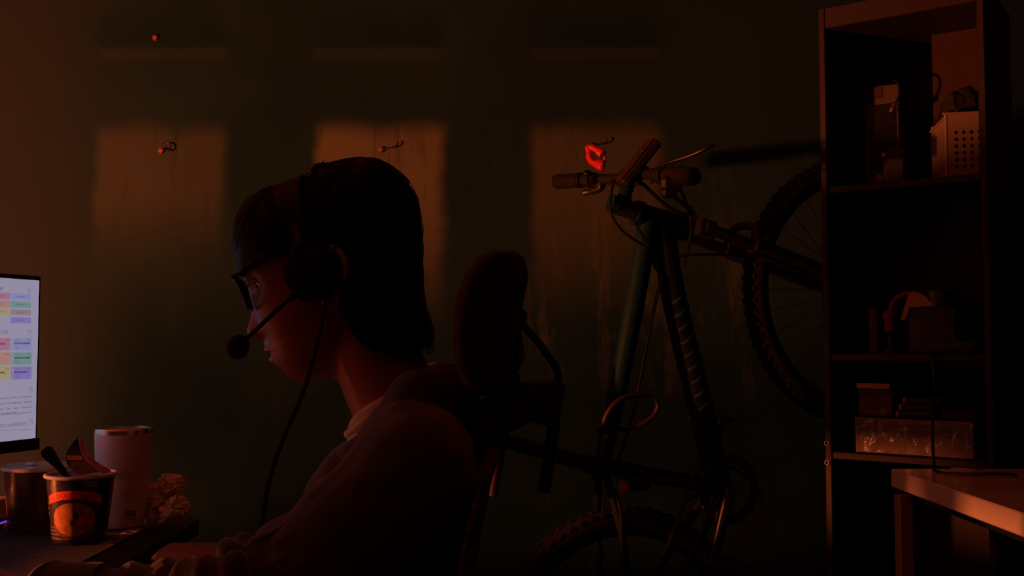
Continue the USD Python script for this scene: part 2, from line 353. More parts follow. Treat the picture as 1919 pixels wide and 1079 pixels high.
# ------------------------------------------------------------------ the room
XL, XR, YB, ZC = -3.0, 1.95, -1.8, 2.65
def slab(a, b):
    a, b = np.array(a, float), np.array(b, float)
    m = trimesh.creation.box(b - a); m.apply_translation((a + b) / 2); return m
struct('floor', slab((XL, YB, -0.06), (XR, WALL_Y, 0)), M['floor'])
struct('ceiling', slab((XL, YB, ZC), (XR, WALL_Y, ZC + 0.06)), mat('ceiling_paint', (0.15, 0.085, 0.075), 0.85))
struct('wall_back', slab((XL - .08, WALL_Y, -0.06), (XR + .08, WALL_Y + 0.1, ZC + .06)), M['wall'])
struct('wall_left', slab((XL - 0.08, YB, -0.06), (XL, WALL_Y, ZC + .06)), M['plain'])
struct('wall_right', slab((XR, YB, -0.06), (XR + 0.08, WALL_Y, ZC + .06)), M['plain'])
struct('wall_front', slab((XL - .08, YB - 0.08, -0.06), (XR + .08, YB, ZC + .06)), M['plain'])

# hooks left in the wall
for k, (px, py, lab) in enumerate([(292, 72, 'small rusty nail in the wall above the leftmost pale plaster patch'), (303, 283, 'curled wire hook on the leftmost pale plaster patch'),
                       (714, 281, 'bent wire hook on the middle pale plaster patch above the head'), (1106, 274, 'thin bent wire hook on the pale patch left of the handlebar')]):
    c = at(px, py, WALL_Y)
    hk = thing('wall_hook', lab, 'hook')
    part(hk, 'nail', lathe([(0, 0), (0.006, 0), (0.0085, 0.004), (0.007, 0.011), (0, 0.012)], 12, c + [0, 0.001, 0], (0, -1, 0)), mat(f'hook_rust_{k}', (0.22, 0.06, 0.03) if k < 3 else (0.06, 0.03, 0.02), 0.6))
    if k:
        w = spline([c + [0, -0.006, 0], c + [0.012, -0.012, 0.002], c + [0.026, -0.014, -0.003], c + [0.031, -0.014, 0.008], c + [0.024, -0.012, 0.02], c + [0.014, -0.012, 0.018]] if k == 1 else
                   [c + [0, -0.006, 0], c + [0.012, -0.012, 0.001], c + [0.03, -0.013, 0.004], c + [0.046, -0.013, 0.010], c + [0.05, -0.012, 0.022]], 18)
        part(hk, 'wire', tube(w, 0.0022, 6), M['black'])

# ------------------------------------------------------------------ the lamp left of the picture that lights the room
lt = thing('table_lamp', 'small bare bulb lamp on a low cabinet left of the desk', 'lamp')
lx, ly, lz = LAMP
part(lt, 'base', lathe([(0, 0), (0.06, 0), (0.06, 0.012), (0.018, 0.02), (0.01, 0.03), (0.01, lz - 0.62 - 0.055), (0, lz - 0.62 - 0.055)], 24, (lx, ly, 0.62)), M['black'])
part(lt, 'socket', lathe([(0, 0), (0.017, 0), (0.02, 0.018), (0, 0.018)], 20, (lx, ly, lz - 0.057)), M['steel'])
cb = thing('cabinet', 'low dark wooden cabinet carrying the bare bulb lamp', 'cabinet')
part(cb, 'body', cbox((lx, ly, 0.31), (0.42, 0.4, 0.62), 0.006), M['wood'])
part(cb, 'door', cbox((lx + 0.216, ly, 0.31), (0.012, 0.37, 0.56), 0.003), M['wood'])
part(cb, 'handle', tube([(lx + 0.223, ly - 0.13, 0.30), (lx + 0.245, ly - 0.13, 0.30), (lx + 0.245, ly - 0.13, 0.40), (lx + 0.223, ly - 0.13, 0.40)], 0.005, 8), M['steel'])

# ------------------------------------------------------------------ desk
DZ = 0.76; DX = -0.548; DFAR = 1.815
desk = thing('desk', 'dark red desk with a thick black rim, under the cups and the screen', 'desk')
part(desk, 'desktop', cbox(((DX - 1.93) / 2, (DFAR + 0.45) / 2, DZ - 0.014), (1.93 + DX - 0.05, DFAR - 0.45 - 0.05, 0.028), 0.002), M['desk'])
def rim(path, prof):
    return None
edge = np.array([(DX, 0.47), (DX, DFAR - 0.02), (DX - 0.02, DFAR), (-1.91, DFAR), (-1.93, DFAR - 0.02), (-1.93, 0.47), (-1.91, 0.45), (DX - 0.02, 0.45)])
inner = np.array([(DX - 0.028, 0.495), (DX - 0.028, DFAR - 0.045), (DX - 0.028, DFAR - 0.045), (-1.885, DFAR - 0.045), (-1.885, DFAR - 0.045), (-1.885, 0.495), (-1.885, 0.495), (DX - 0.028, 0.495)])
v = np.vstack([np.c_[inner, np.full(8, DZ + 0.001)], np.c_[edge, np.full(8, DZ - 0.012)], np.c_[edge, np.full(8, DZ - 0.038)], np.c_[inner, np.full(8, DZ - 0.038)]])
f = []
for r in range(4):
    for k in range(8):
        a, b = r * 8 + k, r * 8 + (k + 1) % 8; c, d = ((r + 1) % 4) * 8 + k, ((r + 1) % 4) * 8 + (k + 1) % 8
        f += [[a, c, d], [a, d, b]]
dm = tm(v, f); trimesh.repair.fix_normals(dm)
part(desk, 'rim', dm, M['black'], smooth=False)
for x in (-1.86, -0.64):
    for y in (0.56, 1.70):
        part(desk, 'leg', cbox((x, y, (DZ - 0.038) / 2), (0.05, 0.05, DZ - 0.038), 0.004), M['black'])

# black mat with lettering
mx1 = DX - 0.030
mp_ = thing('desk_mat', 'black cloth desk mat with pale lettering along its edge, under the noodle cups', 'desk mat')
part(mp_, 'cloth', cbox((mx1 - 0.135, 1.28, DZ + 0.0025), (0.27, 0.70, 0.003), 0.001), M['matcloth'])
tx = meshkit.text_mesh('NOXVON', 0.020, 0.0006, bold=True)
tv = np.array(tx.vertices); tv[:, 0] -= tv[:, 0].mean()
a0, a1 = on_plane(217, 1019, (0, 0, DZ + .004), (0, 0, 1)), on_plane(262, 990, (0, 0, DZ + .004), (0, 0, 1))
L_ = a1[1] - a0[1]; sc = L_ / (tv[:, 0].max() - tv[:, 0].min())
xc = on_plane(243, 1005, (0, 0, DZ + .004), (0, 0, 1))
part(mp_, 'lettering', tm(np.c_[min(xc[0] + 0.010, mx1 - 0.004) - tv[:, 1], xc[1] + tv[:, 0] * sc, DZ + 0.0041 + tv[:, 2]], tx.faces), M['matprint'], smooth=False)

# ------------------------------------------------------------------ monitor
MY1 = 1.75
R0 = at(71.5, 670, MY1); tdir = np.array([0.364, 0.931, 0]); tdir /= np.linalg.norm(tdir); ndir = np.array([tdir[1], -tdir[0], 0]); zz = np.array([0, 0, 1.0])
zt, zb = on_plane(67, 525, R0, ndir)[2], on_plane(71, 821, R0, ndir)[2]
SW, SH = 0.49, zt - zb
def scr(px, py):
    q = on_plane(px, py, R0, ndir); return np.dot(R0 - q, tdir), zt - q[2]      # distance left of the right edge, distance below the top
def spos(s, t, out=0.0): return R0 * [1, 1, 0] + [0, 0, zt] - tdir * s - zz * t + ndir * out
RM = np.stack([tdir, zz, ndir], 1)       # local x to the right, y up, z out of the screen
mon = thing('monitor', 'thin black monitor showing a pale planner page with coloured tiles', 'monitor')
mc = spos(SW / 2, SH / 2)
bz = 0.006
part(mon, 'housing', cbox(mc - ndir * 0.014 - zz * 0.006, (SW + 2 * bz, SH + bz + 0.022, 0.024), 0.003, RM), M['screenbody'])
part(mon, 'lower_bezel', cbox(spos(SW / 2, SH + 0.009, -0.0005), (SW + 2 * bz, 0.020, 0.006), 0.001, RM), M['screenbody'])
part(mon, 'stand', [cbox(mc * [1, 1, 0] - ndir * 0.05 + [0, 0, (zb + DZ + .10) / 2 + .03], (0.06, zb - DZ + 0.10, 0.03), 0.005, RM), cbox(mc * [1, 1, 0] - ndir * 0.055 + [0, 0, DZ + .0065], (0.22, 0.009, 0.12), 0.003, RM)], M['screenbody'])
def panel(s0, t0, s1, t1, out, th=0.0004):
    return cbox((spos(s0, t0) + spos(s1, t1)) / 2 + ndir * out, (abs(s1 - s0), abs(t1 - t0), th), 0.0001, RM)
WHT = np.array((0.325, 0.295, 0.415)) * SCREEN
display = part(mon, 'display', panel(0.002, 0.0, SW, SH, 0.0004), glow('screen_white', tuple(WHT)), smooth=False)
TC = dict(pink=(0.40, 0.16, 0.25), blue=(0.24, 0.25, 0.47), peach=(0.40, 0.215, 0.185), green=(0.16, 0.275, 0.26), yellow=(0.37, 0.30, 0.16), rose=(0.30, 0.205, 0.24), purple=(0.225, 0.175, 0.46))
TCM = {k: glow('tile_' + k, tuple(np.array(c) * SCREEN)) for k, c in TC.items()}
INK = glow('screen_ink', (0.045, 0.038, 0.055)); INK2 = glow('screen_grey_ink', (0.13, 0.115, 0.16))
def tile(px0, py0, px1, py1, color):
    s0, t0 = scr(px0, py0); s1, t1 = scr(px1, py1)
    part(display, 'tile', panel(s0, t0, s1, t1, 0.0009), TCM[color], smooth=False)
def stext(txt, px, py, hpx, material=INK, right=False, wpx=None, bold=False):
    s, t = scr(px, py); h = hpx * 0.00092
    x = meshkit.text_mesh(txt, h, 0.0003, bold); w = np.array(x.vertices)
    if wpx: w[:, 0] *= wpx * 0.0011 / (w[:, 0].max() - w[:, 0].min())
    if right: w[:, 0] -= w[:, 0].max()
    part(display, 'lettering', tm(spos(s, t) + w[:, :1] * tdir + w[:, 1:2] * zz + (w[:, 2:] + 0.0012) * ndir, x.faces), material, smooth=False)
stext('PLATFORM', 4, 543.5, 5.5, INK2, right=True)
for i, (a, b, c) in enumerate([(548, 562, 'pink'), (563, 577, 'peach'), (578, 591, 'yellow')]):
    tile(-24, a - 1, 17, b - 1, c); stext('Platform ' + '135'[i], 7, (a + b) / 2 + 1, 3.2, INK2, right=True)
for i, (a, b, c) in enumerate([(549, 562, 'blue'), (564, 577, 'green'), (579, 591, 'rose'), (594, 606, 'purple')]):
    tile(19, a, 57, b, c); stext('Platform ' + '2467'[i], 29, (a + b) / 2 + 1.5, 3.2, INK2, wpx=18)
stext('CONTENT TYPE', 15, 625, 5.5, INK2, right=True)
rows = [(633, 656, 'pink', 'EDUCATIONAL', 'blue', 'Videos', 'ENTERTAINING'), (660, 683, 'peach', 'TRENDS', 'green', 'Story/Reel', 'behind the scenes'), (687, 710, 'yellow', 'PROMOTIONAL', 'purple', 'Reel/Story', 'ENGAGEMENT')]
for a, b, c1, t1, c2, k2, t2 in rows:
    tile(-26, a, 18, b, c1); tile(20, a, 22, b, c2); tile(24.5, a, 58, b, c2)
    if t1 != 'TRENDS': stext(t1, 9, (a + b) / 2 + 1, 3.2, INK, right=True, bold=True)
    stext('00:00', 16, a + 5, 2.4, INK2, right=True); stext('00:00', 56.5, a + 5, 2.4, INK2, right=True)
    stext(k2, 25.5, a + 5.5, 2.4, INK2); stext(t2, 25.5, a + 12, 3.3, INK, wpx=min(30, len(t2) * 2.6), bold=True); stext('Type', 25.5, a + 19, 2.6, INK2)
for k, t in enumerate(['Carousel, Reel, Story, Video, Live, Blog Post,', 'Facebook,  Email  Newsletter,  Webinar,', 'Infographic,   Case    Study    Testimonial,', 'Contests, Giveaway, Tutorial, Behind-the-']):
    stext(t, 59, 744 + k * 9.8, 3.3, INK2, right=True)
stext('Scenes, Q&A, Poll, Trend Video', 29, 774, 3.3, INK2, right=True)
stext('KEY DATES / LAUNCHES:', 49, 796, 5.5, INK2, right=True)
def icon(px, py, w, h, kind):
    s, t = scr(px, py); c = spos(s, t, 0.0014); w *= 0.0011 / 2; h *= 0.00092 / 2
    pts = {'cal': [(-w, -h), (w, -h), (w, h * .8), (-w, h * .8)], 'bottle_cap': [(-w * .8, -h), (w * .8, -h), (w, h * .4), (-w, h * .4)], 'bell': [(-w, -h), (w, -h), (w * .8, h * .3), (0, h), (-w * .8, h * .3)]}[kind]
    g = [c + tdir * a + zz * b for a, b in pts]
    ms = [tube(np.array(g), 0.00035, 5, closed=True), rod(c - tdir * w + zz * h * .45, c + tdir * w + zz * h * .45, 0.0003, 5)]
    if kind == 'cal': ms.append(rod(c - tdir * w * .4 + zz * h, c + tdir * w * .4 + zz * h, 0.0003, 5))
    part(display, 'icon', ms, INK2, smooth=False)
icon(53, 544, 5.5, 8, 'bottle_cap'); icon(53.5, 623, 6.5, 8, 'cal'); icon(56.5, 730, 5.5, 8, 'bell'); icon(57.5, 790, 5.5, 8, 'cal')
part(display, 'rule', rod(spos(*scr(-40, 808), 0.001), spos(*scr(59, 804), 0.001), 0.0003, 4), INK2)

# added unseen monitor left of the frame, blocking the lamp from the face
mon2 = thing('monitor', 'added unseen black monitor left of the lit one, keeping the lamp off the face', 'monitor')
c2 = spos(SW + 0.03, SH / 2) - tdir * 0.0
t2 = np.array([-0.06, 1.0, 0]); t2 /= np.linalg.norm(t2); n2 = np.array([t2[1], -t2[0], 0]); RM2 = np.stack([t2, zz, n2], 1)
c2 = c2 - t2 * 0.265
part(mon2, 'housing', cbox(c2 - n2 * 0.014 - zz * 0.006, (0.50, SH + 0.028, 0.024), 0.003, RM2), M['screenbody'])
part(mon2, 'display', cbox(c2 - n2 * 0.0012 + zz * 0.004, (0.49, SH - 0.01, 0.0008), 0.0002, RM2), M['gloss'])
part(mon2, 'stand', [cbox(c2 * [1, 1, 0] - n2 * 0.05 + [0, 0, (zb + DZ + .10) / 2 + .03], (0.06, zb - DZ + 0.10, 0.03), 0.005, RM2), cbox(c2 * [1, 1, 0] - n2 * 0.03 + [0, 0, DZ + .0065], (0.22, 0.009, 0.12), 0.003, RM2)], M['screenbody'])

# ------------------------------------------------------------------ noodle cups
def cone_pt(c, rb, rt, h, ang, z, out=0.0003):
    r = rb + (rt - rb) * z / h + out
    return np.stack([c[0] + r * np.sin(ang), c[1] - r * np.cos(ang), c[2] + z + 0 * ang], -1)       # ang 0 faces the camera side (-y), + to the right
def cup(name, label, c, rt, rb, h, turn, lid, wall='cupdark'):
    t = thing(name, label, 'noodle cup')
    body = lathe([(0, 0.004), (rb - 0.003, 0.004), (rb - 0.003, 0), (rb, 0), (rt, h - 0.004), (rt - 0.0012, h - 0.004), (rb - 0.0012, 0.008), (0, 0.008)], 56, c)
    part(t, 'cup_wall', body, M[wall])
    part(t, 'rolled_rim', tube([(c[0] + (rt + 0.001) * math.cos(a), c[1] + (rt + 0.001) * math.sin(a), c[2] + h - 0.002) for a in np.linspace(0, 2 * np.pi, 56, endpoint=False)], 0.0028, 8, closed=True), M['cuppaper'])
    part(t, 'inner_wall', lathe([(rb, 0.03), (rt - 0.0018, h - 0.004), (rt - 0.0024, h - 0.004), (rb - 0.0008, 0.03)], 48, c), M['cuppaper'])
    for k, (z0, z1) in enumerate([(0.008, 0.010), (0.014, 0.0165), (0.019, 0.0215), (0.024, 0.0255)]):
        s0, s1 = rb + (rt - rb) * z0 / h, rb + (rt - rb) * z1 / h
        part(t, 'base_band', lathe([(s0, z0), (s0 + 0.0006, z0), (s1 + 0.0006, z1), (s1, z1)], 56, c), M['cupband'])
    def decal(pts_fn, n_u, n_v, m, nm, out):
        u, v = np.meshgrid(np.linspace(0, 1, n_u), np.linspace(0, 1, n_v), indexing='ij')
        a, z = pts_fn(u, v); p = cone_pt(c, rb, rt, h, a + turn, z, out).reshape(-1, 3); f = []
        for i in range(n_u - 1):
            for j in range(n_v - 1):
                k = i * n_v + j; f += [[k, k + n_v, k + n_v + 1], [k, k + n_v + 1, k + 1]]
        return part(t, nm, tm(p, f), m, smooth=True)
    def disc(ac, zc, wa, hz, m, nm, out, lo=-1):
        return decal(lambda u, v: (ac + wa * v * np.cos(2 * np.pi * u), np.maximum(zc + hz * v * np.sin(2 * np.pi * u), zc + lo * hz)), 40, 8, m, nm, out)
    def letters(txt, ac, z, hh, m, nm, arc=0.0, out=0.0014, width=None, bold=True):
        x = meshkit.text_mesh(txt, hh, 0.0002, bold); w = np.array(x.vertices); w[:, 0] -= (w[:, 0].max() + w[:, 0].min()) / 2
        if width: w[:, 0] *= width / (w[:, 0].max() - w[:, 0].min())
        rr = rb + (rt - rb) * z / h; a = ac + w[:, 0] / rr
        p = cone_pt(c, rb, rt, h, a + turn, z + w[:, 1] - arc * (a - ac) ** 2, out) 
        part(t, nm, tm(p, x.faces), m, smooth=False)
    arc = 0.0105
    decal(lambda u, v: ((u - .5) * 1.95, 0.0735 + (v - .5) * 0.0125 - arc * ((u - .5) * 1.95) ** 2), 30, 3, M['cupred'], 'banner', 0.0005)
    letters('SEAFOOD FLAVOUR', 0, 0.0705, 0.0066, M['cupgold'], 'banner_lettering', arc, width=0.070)
    disc(0.05, 0.030, 0.80, 0.021, M['cupbowl'], 'bowl_picture', 0.0009)
    disc(0.04, 0.038, 0.74, 0.0245, M['cuporange'], 'noodle_picture', 0.0012)
    disc(0.14, 0.043, 0.10, 0.007, M['cupbowl'], 'topping_picture', 0.0016); disc(0.30, 0.037, 0.13, 0.006, M['cupred'], 'topping_picture', 0.0016); disc(0.02, 0.033, 0.07, 0.004, M['cupbowl'], 'topping_picture', 0.0016)
    decal(lambda u, v: (0.28 + (u - .5) * 0.5 * (1 - .8 * v) + .14 * v, 0.060 + 0.0125 * v), 8, 6, M['cupbowl'], 'steam_picture', 0.0005)
    letters('Kamei', 0.55, 0.089, 0.0055, M['cupgold'], 'logo_lettering', 0, width=0.017)
    decal(lambda u, v: (0.56 + (u - .5) * 0.42, 0.0850 + 0.0045 * (2 * u - 1) ** 2 + (v - .5) * 0.0016 * (0.3 + u)), 14, 3, M['cupgold'], 'logo_swoosh', 0.0005)
    decal(lambda u, v: (0.66 + (u - .5) * 0.05 + .03 * v, 0.0955 + 0.004 * v), 3, 3, M['cupgold'], 'logo_flame', 0.0005)
    for z in (0.043, 0.051, 0.059): decal(lambda u, v: (-1.23 + (u - .5) * 0.10, z + (v - .5) * 0.005), 4, 3, M['cupcream'], 'side_lettering', 0.0005)
    return t, h
CW = 1.50
def on_desk(px, py): return on_plane(px, py, (0, 0, DZ + 0.004), (0, 0, 1))
cA = np.array([*on_desk(149, 1013)[:2], DZ + 0.0042]); SA = F / cA[1] * 1.0
hA = 0.112; 
def z_top(px, py, Y): return at(px, py, Y)[2]
hA = z_top(149, 886, cA[1]) - cA[2]
cupA, _ = cup('noodle_cup', 'dark instant noodle cup with its lid peeled up and a fork standing in it', cA, 59.5 / 1900 * cA[1], 46 / 1900 * cA[1], hA, 0.13, True)
cB = np.array([*on_desk(66, 993)[:2], DZ + 0.0042]); hB = z_top(66, 873, cB[1]) - cB[2]
cupB, _ = cup('noodle_cup', 'dark instant noodle cup with a flat closed lid, behind the opened one', cB, 56 / 1900 * cB[1], 45 / 1900 * cB[1], hB, 2.75, False, 'cupmaroon')
rB = 56 / 1900 * cB[1]
lidB = [(0, 0.0005)] + [(rB * k, 0.0009) for k in (0.3, 0.9)] + [(rB + 0.003, 0.001), (rB + 0.0032, -0.003), (rB + 0.0026, -0.003), (rB + 0.0022, 0.0), (0, -0.0002)]
part(cupB, 'foil_lid', lathe(lidB[::-1], 48, cB + [0, 0, hB + 0.0008]), M['foil'])
part(cupB, 'lid_tab', cbox(cB + [-0.004, -0.012, hB + 0.004], (0.012, 0.008, 0.004), 0.001), M['cuppaper'])
# peeled lid of the front cup: two halves either side of a crease
YA = cA[1]; rA = 59.5 / 1900 * YA
def bez(ps, t):
    ps = [np.asarray(p, float) for p in ps]
    while len(ps) > 1: ps = [a * (1 - t) + b * t for a, b in zip(ps[:-1], ps[1:])]
    return ps[0]
L_top, L_left, L_low = at(151, 813, YA + .015), at(119, 848, YA - .035), at(120, 868, YA - .04)
crease = [at(147, 818, YA + .02), at(146, 852, YA - .01), at(160, 870, YA - .02), at(186, 884, YA - .035)]
left_e = [at(149, 816, YA + .015), at(112, 848, YA - .03), at(117, 874, YA - .035), at(148, 888, YA - .045)]
right_e = [at(153, 818, YA + .03), at(164, 858, YA + .05), at(180, 866, YA + .045), at(208, 881, YA + .012)]
part(cupA, 'peeled_lid', grid_surface(lambda u, v: bez(left_e, u) * (1 - v) + bez(crease, u) * v, 18, 8), M['cupdark'], smooth=True, label='printed dark half of the peeled lid')
part(cupA, 'peeled_lid', grid_surface(lambda u, v: bez(crease, u) * (1 - v) + bez(right_e, u) * v + np.array([0, 0, -0.004]) * math.sin(math.pi * v), 18, 8), M['lidred'], smooth=True, label='red and orange half of the peeled lid')
def lid_map(u, v):
    p = bez(left_e, u) * (1 - v) + bez(crease, u) * v; e = 1e-3
    n = np.cross((bez(left_e, u + e) - bez(left_e, u)) * (1 - v) + (bez(crease, u + e) - bez(crease, u)) * v, bez(crease, u) - bez(left_e, u)); n /= np.linalg.norm(n)
    if n[1] > 0: n = -n
    return p + n * 0.0008
part(cupA, 'lid_stripe', grid_surface(lambda a, b: lid_map(0.44 + 0.12 * a, 0.06 + 0.86 * b), 5, 9, 0.0002), M['cupgold'], smooth=True)
def lid_text(txt, u0, u1, v0, v1, m):
    x = meshkit.text_mesh(txt, 0.01, 0.0002, True); w = np.array(x.vertices); w -= w.min(0); w /= w.max(0)
    part(cupA, 'lid_lettering', tm(np.array([lid_map(u0 + (u1 - u0) * (1 - b), v0 + (v1 - v0) * a) for a, b in w[:, :2]]), x.faces), m, smooth=False)
lid_text('NOODLES', 0.62, 0.76, 0.15, 0.95, M['cupgold']); lid_text('CUP', 0.82, 0.92, 0.5, 0.85, M['cupgold'])
# fork
fk = thing('fork', 'black plastic fork handle leaning out of the opened noodle cup', 'fork')
f0, f1 = at(83, 840, YA - .01), at(123, 888, YA - .005); fd = (f1 - f0); fl = np.linalg.norm(fd); fd /= fl
ext = f0 + fd * (fl + 0.05)
fx = np.cross(fd, [0, 1, 0]); fx /= np.linalg.norm(fx); fn = np.cross(fx, fd)
prof = [(0, 0.0045), (0.003, 0.0085), (0.008, 0.0098), (0.016, 0.0088), (0.03, 0.0062), (0.045, 0.0048), (fl, 0.0038), (fl + 0.03, 0.0034)]
pts = [(a, w) for a, w in prof] + [(a, -w) for a, w in prof[::-1]]
hm = prism([(a, b) for a, b in pts], 0.0028, f0 - fn * 0.0014, fd, fx, fn)
part(fk, 'handle', hm, M['gloss'], smooth=20)
part(fk, 'handle_ridge', tube([f0 + fd * 0.006 - fn * 0.0014, f0 + fd * 0.02 - fn * 0.0018, f0 + fd * (fl - 0.005) - fn * 0.0014], [0.002, 0.0026, 0.0015], 8), M['gloss'])
part(fk, 'tines', [tube([f0 + fd * (fl + 0.03) + fx * k * 0.001, f0 + fd * (fl + 0.045) + fx * k * 0.004, f0 + fd * (fl + 0.062) + fx * k * 0.004], 0.0011, 6) for k in (-1, 0, 1)], M['gloss'])

# white tumbler behind the cups
TY = 1.72
tc = np.array([*on_desk(229, 985)[:2], DZ + 0.0018]); tsc = tc[1] / F
zt_ = z_top(229, 801, tc[1]) - tc[2]
r_t, r_b = 51.5 * tsc, 38 * tsc
tu = thing('tumbler', 'tall white tumbler with a metal rim behind the noodle cups', 'tumbler')
zr = zt_ * 0.945; zg = zt_ * 0.47
def rr(z): return r_t - 3 * tsc * (1 - (z - zg) / (zr - zg)) if z > zg else r_b + (r_t - 4 * tsc - r_b) * (z / zg)
part(tu, 'body', lathe([(0, 0), (r_b - 0.004, 0), (r_b, 0.004)] + [(rr(z), z) for z in np.linspace(0.01, zg - 0.004, 8)] + [(rr(zg) - 0.001, zg), (rr(zg) - 0.001, zg + 0.008)] + [(rr(z), z) for z in np.linspace(zg + 0.012, zr, 8)] + [(r_t - 0.003, zr), (r_t - 0.004, zr - 0.05), (0, zr - 0.05)], 64, tc), M['tumbler'])
part(tu, 'metal_rim', lathe([(r_t - 0.004, zr), (r_t, zr), (r_t, zt_ - 0.002), (r_t - 0.002, zt_), (r_t - 0.006, zt_), (r_t - 0.006, zr - 0.03), (r_t - 0.004, zr - 0.03)], 64, tc), M['chrome'])
part(tu, 'lid', lathe([(0, zt_ - 0.008), (r_t - 0.008, zt_ - 0.008), (r_t - 0.006, zt_ - 0.002), (r_t - 0.012, zt_ - 0.003), (0, zt_ - 0.004)][::-1], 48, tc), M['white'])
for txt, z, hh, wd in (('YEESE', zt_ * 0.138, 0.0085, 0.018), ('smart living', zt_ * 0.105, 0.0022, 0.017)):
    x = meshkit.text_mesh(txt, hh, 0.0002, True); w = np.array(x.vertices); w[:, 0] -= w[:, 0].mean(); w[:, 0] *= wd / np.ptp(w[:, 0])
    a = 0.72 + w[:, 0] / r_b - 0.40
    rad = np.array([rr(z + b) for b in w[:, 1]]) + 0.0006
    th0 = math.atan2(-tc[0], tc[1])
    part(tu, 'lettering', tm(np.c_[tc[0] + rad * np.sin(a + th0), tc[1] - rad * np.cos(a + th0), tc[2] + z + w[:, 1]], x.faces), M['ink'], smooth=False)

# crumpled tissues
def crumple(c, r, seed, sq=(1, 1, 1), planes=34, deep=1.0):
    g = np.random.default_rng(seed); N = g.normal(size=(planes, 3)); N /= np.linalg.norm(N, axis=1, keepdims=True); D = g.uniform(0.66, 1.06, planes)
    v = np.array(trimesh.creation.icosphere(4, 1.0).vertices); f = trimesh.creation.icosphere(4, 1.0).faces
    q = v + (np.stack([meshkit.noise(v * 2.2, seed + k) for k in range(3)], -1) - .5) * 0.7; q /= np.linalg.norm(q, axis=1, keepdims=True)
    rad = np.min(np.where(q @ N.T > 0.05, D / np.maximum(q @ N.T, 0.05), 9), axis=1).clip(0.5, 1.15)
    rad -= deep * 0.30 * np.clip(0.09 - np.abs(meshkit.noise(v * 2.0, seed + 9) - .5), 0, 1) / 0.09
    rad += deep * (np.abs(meshkit.noise(v * 4.4, seed + 5) - .5) - .2) * 0.25
    return tm(v * rad[:, None] * r * np.asarray(sq) + c, f)
for k, (px, py, r, sd, sq, lab) in enumerate([(297, 924, 0.034, 11, (0.95, .9, 1.12), 'crumpled white tissue beside the white tumbler'), (330, 938, 0.029, 21, (0.95, 1, .95), 'crumpled white tissue at the far corner of the desk, the lower right one'),
                                   (322, 908, 0.027, 37, (1.1, .9, .8), 'crumpled white tissue lying on top of the other two')]):
    Yt = 1.68 if k != 1 else 1.655
    c = at(px, py, Yt); mm = crumple(c, r, sd, sq)
    if k < 2: mm.apply_translation((0, 0, DZ + 0.0016 - mm.bounds[0][2]))
    single('tissue', mm, M['paper'], lab, 'tissue', smooth=12)

# things at the left edge of the picture
q = on_desk(-6, 966)
bxx = thing('small_box', 'small cream box at the left edge of the picture behind the noodle cups', 'box')
part(bxx, 'body', cbox((q[0] - 0.008, 1.72, DZ + 0.0165), (0.062, 0.05, 0.030), 0.002), M['cream'])
part(bxx, 'lid', cbox((q[0] - 0.008, 1.72, DZ + 0.0335), (0.064, 0.052, 0.005), 0.002), M['cream'])
part(bxx, 'knob', lathe([(0, 0), (0.004, 0), (0.003, 0.006), (0.005, 0.014), (0.004, 0.022), (0, 0.024)], 14, (q[0] + 0.004, 1.715, DZ + 0.0358)), M['black'])
kb = thing('keyboard', 'black keyboard with a violet glowing edge at the left edge of the picture', 'keyboard')
kq = on_desk(2, 993)
part(kb, 'case', cbox((kq[0] - 0.075, kq[1] - 0.16, DZ + 0.0125), (0.14, 0.36, 0.016), 0.003), M['black'])
for i in range(4):
    for j in range(14):
        part(kb, 'key', cbox((kq[0] - 0.125 + i * 0.029, kq[1] - 0.322 + j * 0.0248, DZ + 0.0232), (0.024, 0.021, 0.0055), 0.0018), M['black'])
part(kb, 'light_edge', cbox((kq[0] - 0.0042, kq[1] - 0.0, DZ + 0.0135), (0.002, 0.05, 0.003), 0.0006), glow('violet_led', (0.16, 0.05, 0.55), 1.0))

# ------------------------------------------------------------------ white table at the right
TZ = at(1669, 878, 2.04)[2]; TX = at(1669, 878, 2.04)[0]
tb = thing('table', 'white glossy table at the lower right, in front of the shelf', 'table')
TH = 0.036
part(tb, 'tabletop', cbox((TX + 0.5, (2.04 + 0.75) / 2, TZ - TH / 2), (1.0, 2.04 - 0.75, TH), 0.0025), M['table'])
for x in (TX + 0.0165, TX + 0.97):
    for y in (2.018, 0.80):
        part(tb, 'leg', cbox((x, y, (TZ - TH - 0.012) / 2), (0.029, 0.029, TZ - TH - 0.012), 0.003), M['table_leg_shaded'])
part(tb, 'frame_rail', [cbox((TX + 0.495, 2.0, TZ - TH - 0.012), (0.92, 0.03, 0.024), 0.002), cbox((TX + 0.495, 0.80, TZ - TH - 0.012), (0.92, 0.03, 0.024), 0.002), cbox((TX + 0.05, 1.4, TZ - TH - 0.012), (0.02, 1.17, 0.024), 0.002), cbox((TX + 0.97, 1.4, TZ - TH - 0.012), (0.03, 1.17, 0.024), 0.002)], M['black'])

# ------------------------------------------------------------------ shelf
A0, A1 = at(1542, 600, 2.34), at(1858, 600, 2.13)
sa = (A1 - A0) * [1, 1, 0]; SWD = np.linalg.norm(sa); sa /= SWD; sb = np.array([-sa[1], sa[0], 0]); SDP = 0.30
RS = np.stack([sa, sb, zz], 1)
def sh(u, w, z): return A0 * [1, 1, 0] + sa * u + sb * w + [0, 0, z]      # u along the front, w into the shelf
def sbox(u0, u1, w0, w1, z0, z1, ch=0.002): return cbox(sh((u0 + u1) / 2, (w0 + w1) / 2, (z0 + z1) / 2), (abs(u1 - u0), abs(w1 - w0), abs(z1 - z0)), ch, RS)
def szu(px, py, w=0.0):
    q = on_plane(px, py, A0 + sb * w, sb); return np.dot(q - A0, sa), q[2]
PT = 0.0155
sz_top = szu(1552, 53)[1]; zb2 = szu(1700, 336)[1]; zb3 = szu(1700, 663)[1]; zb4 = szu(1650, 852)[1]
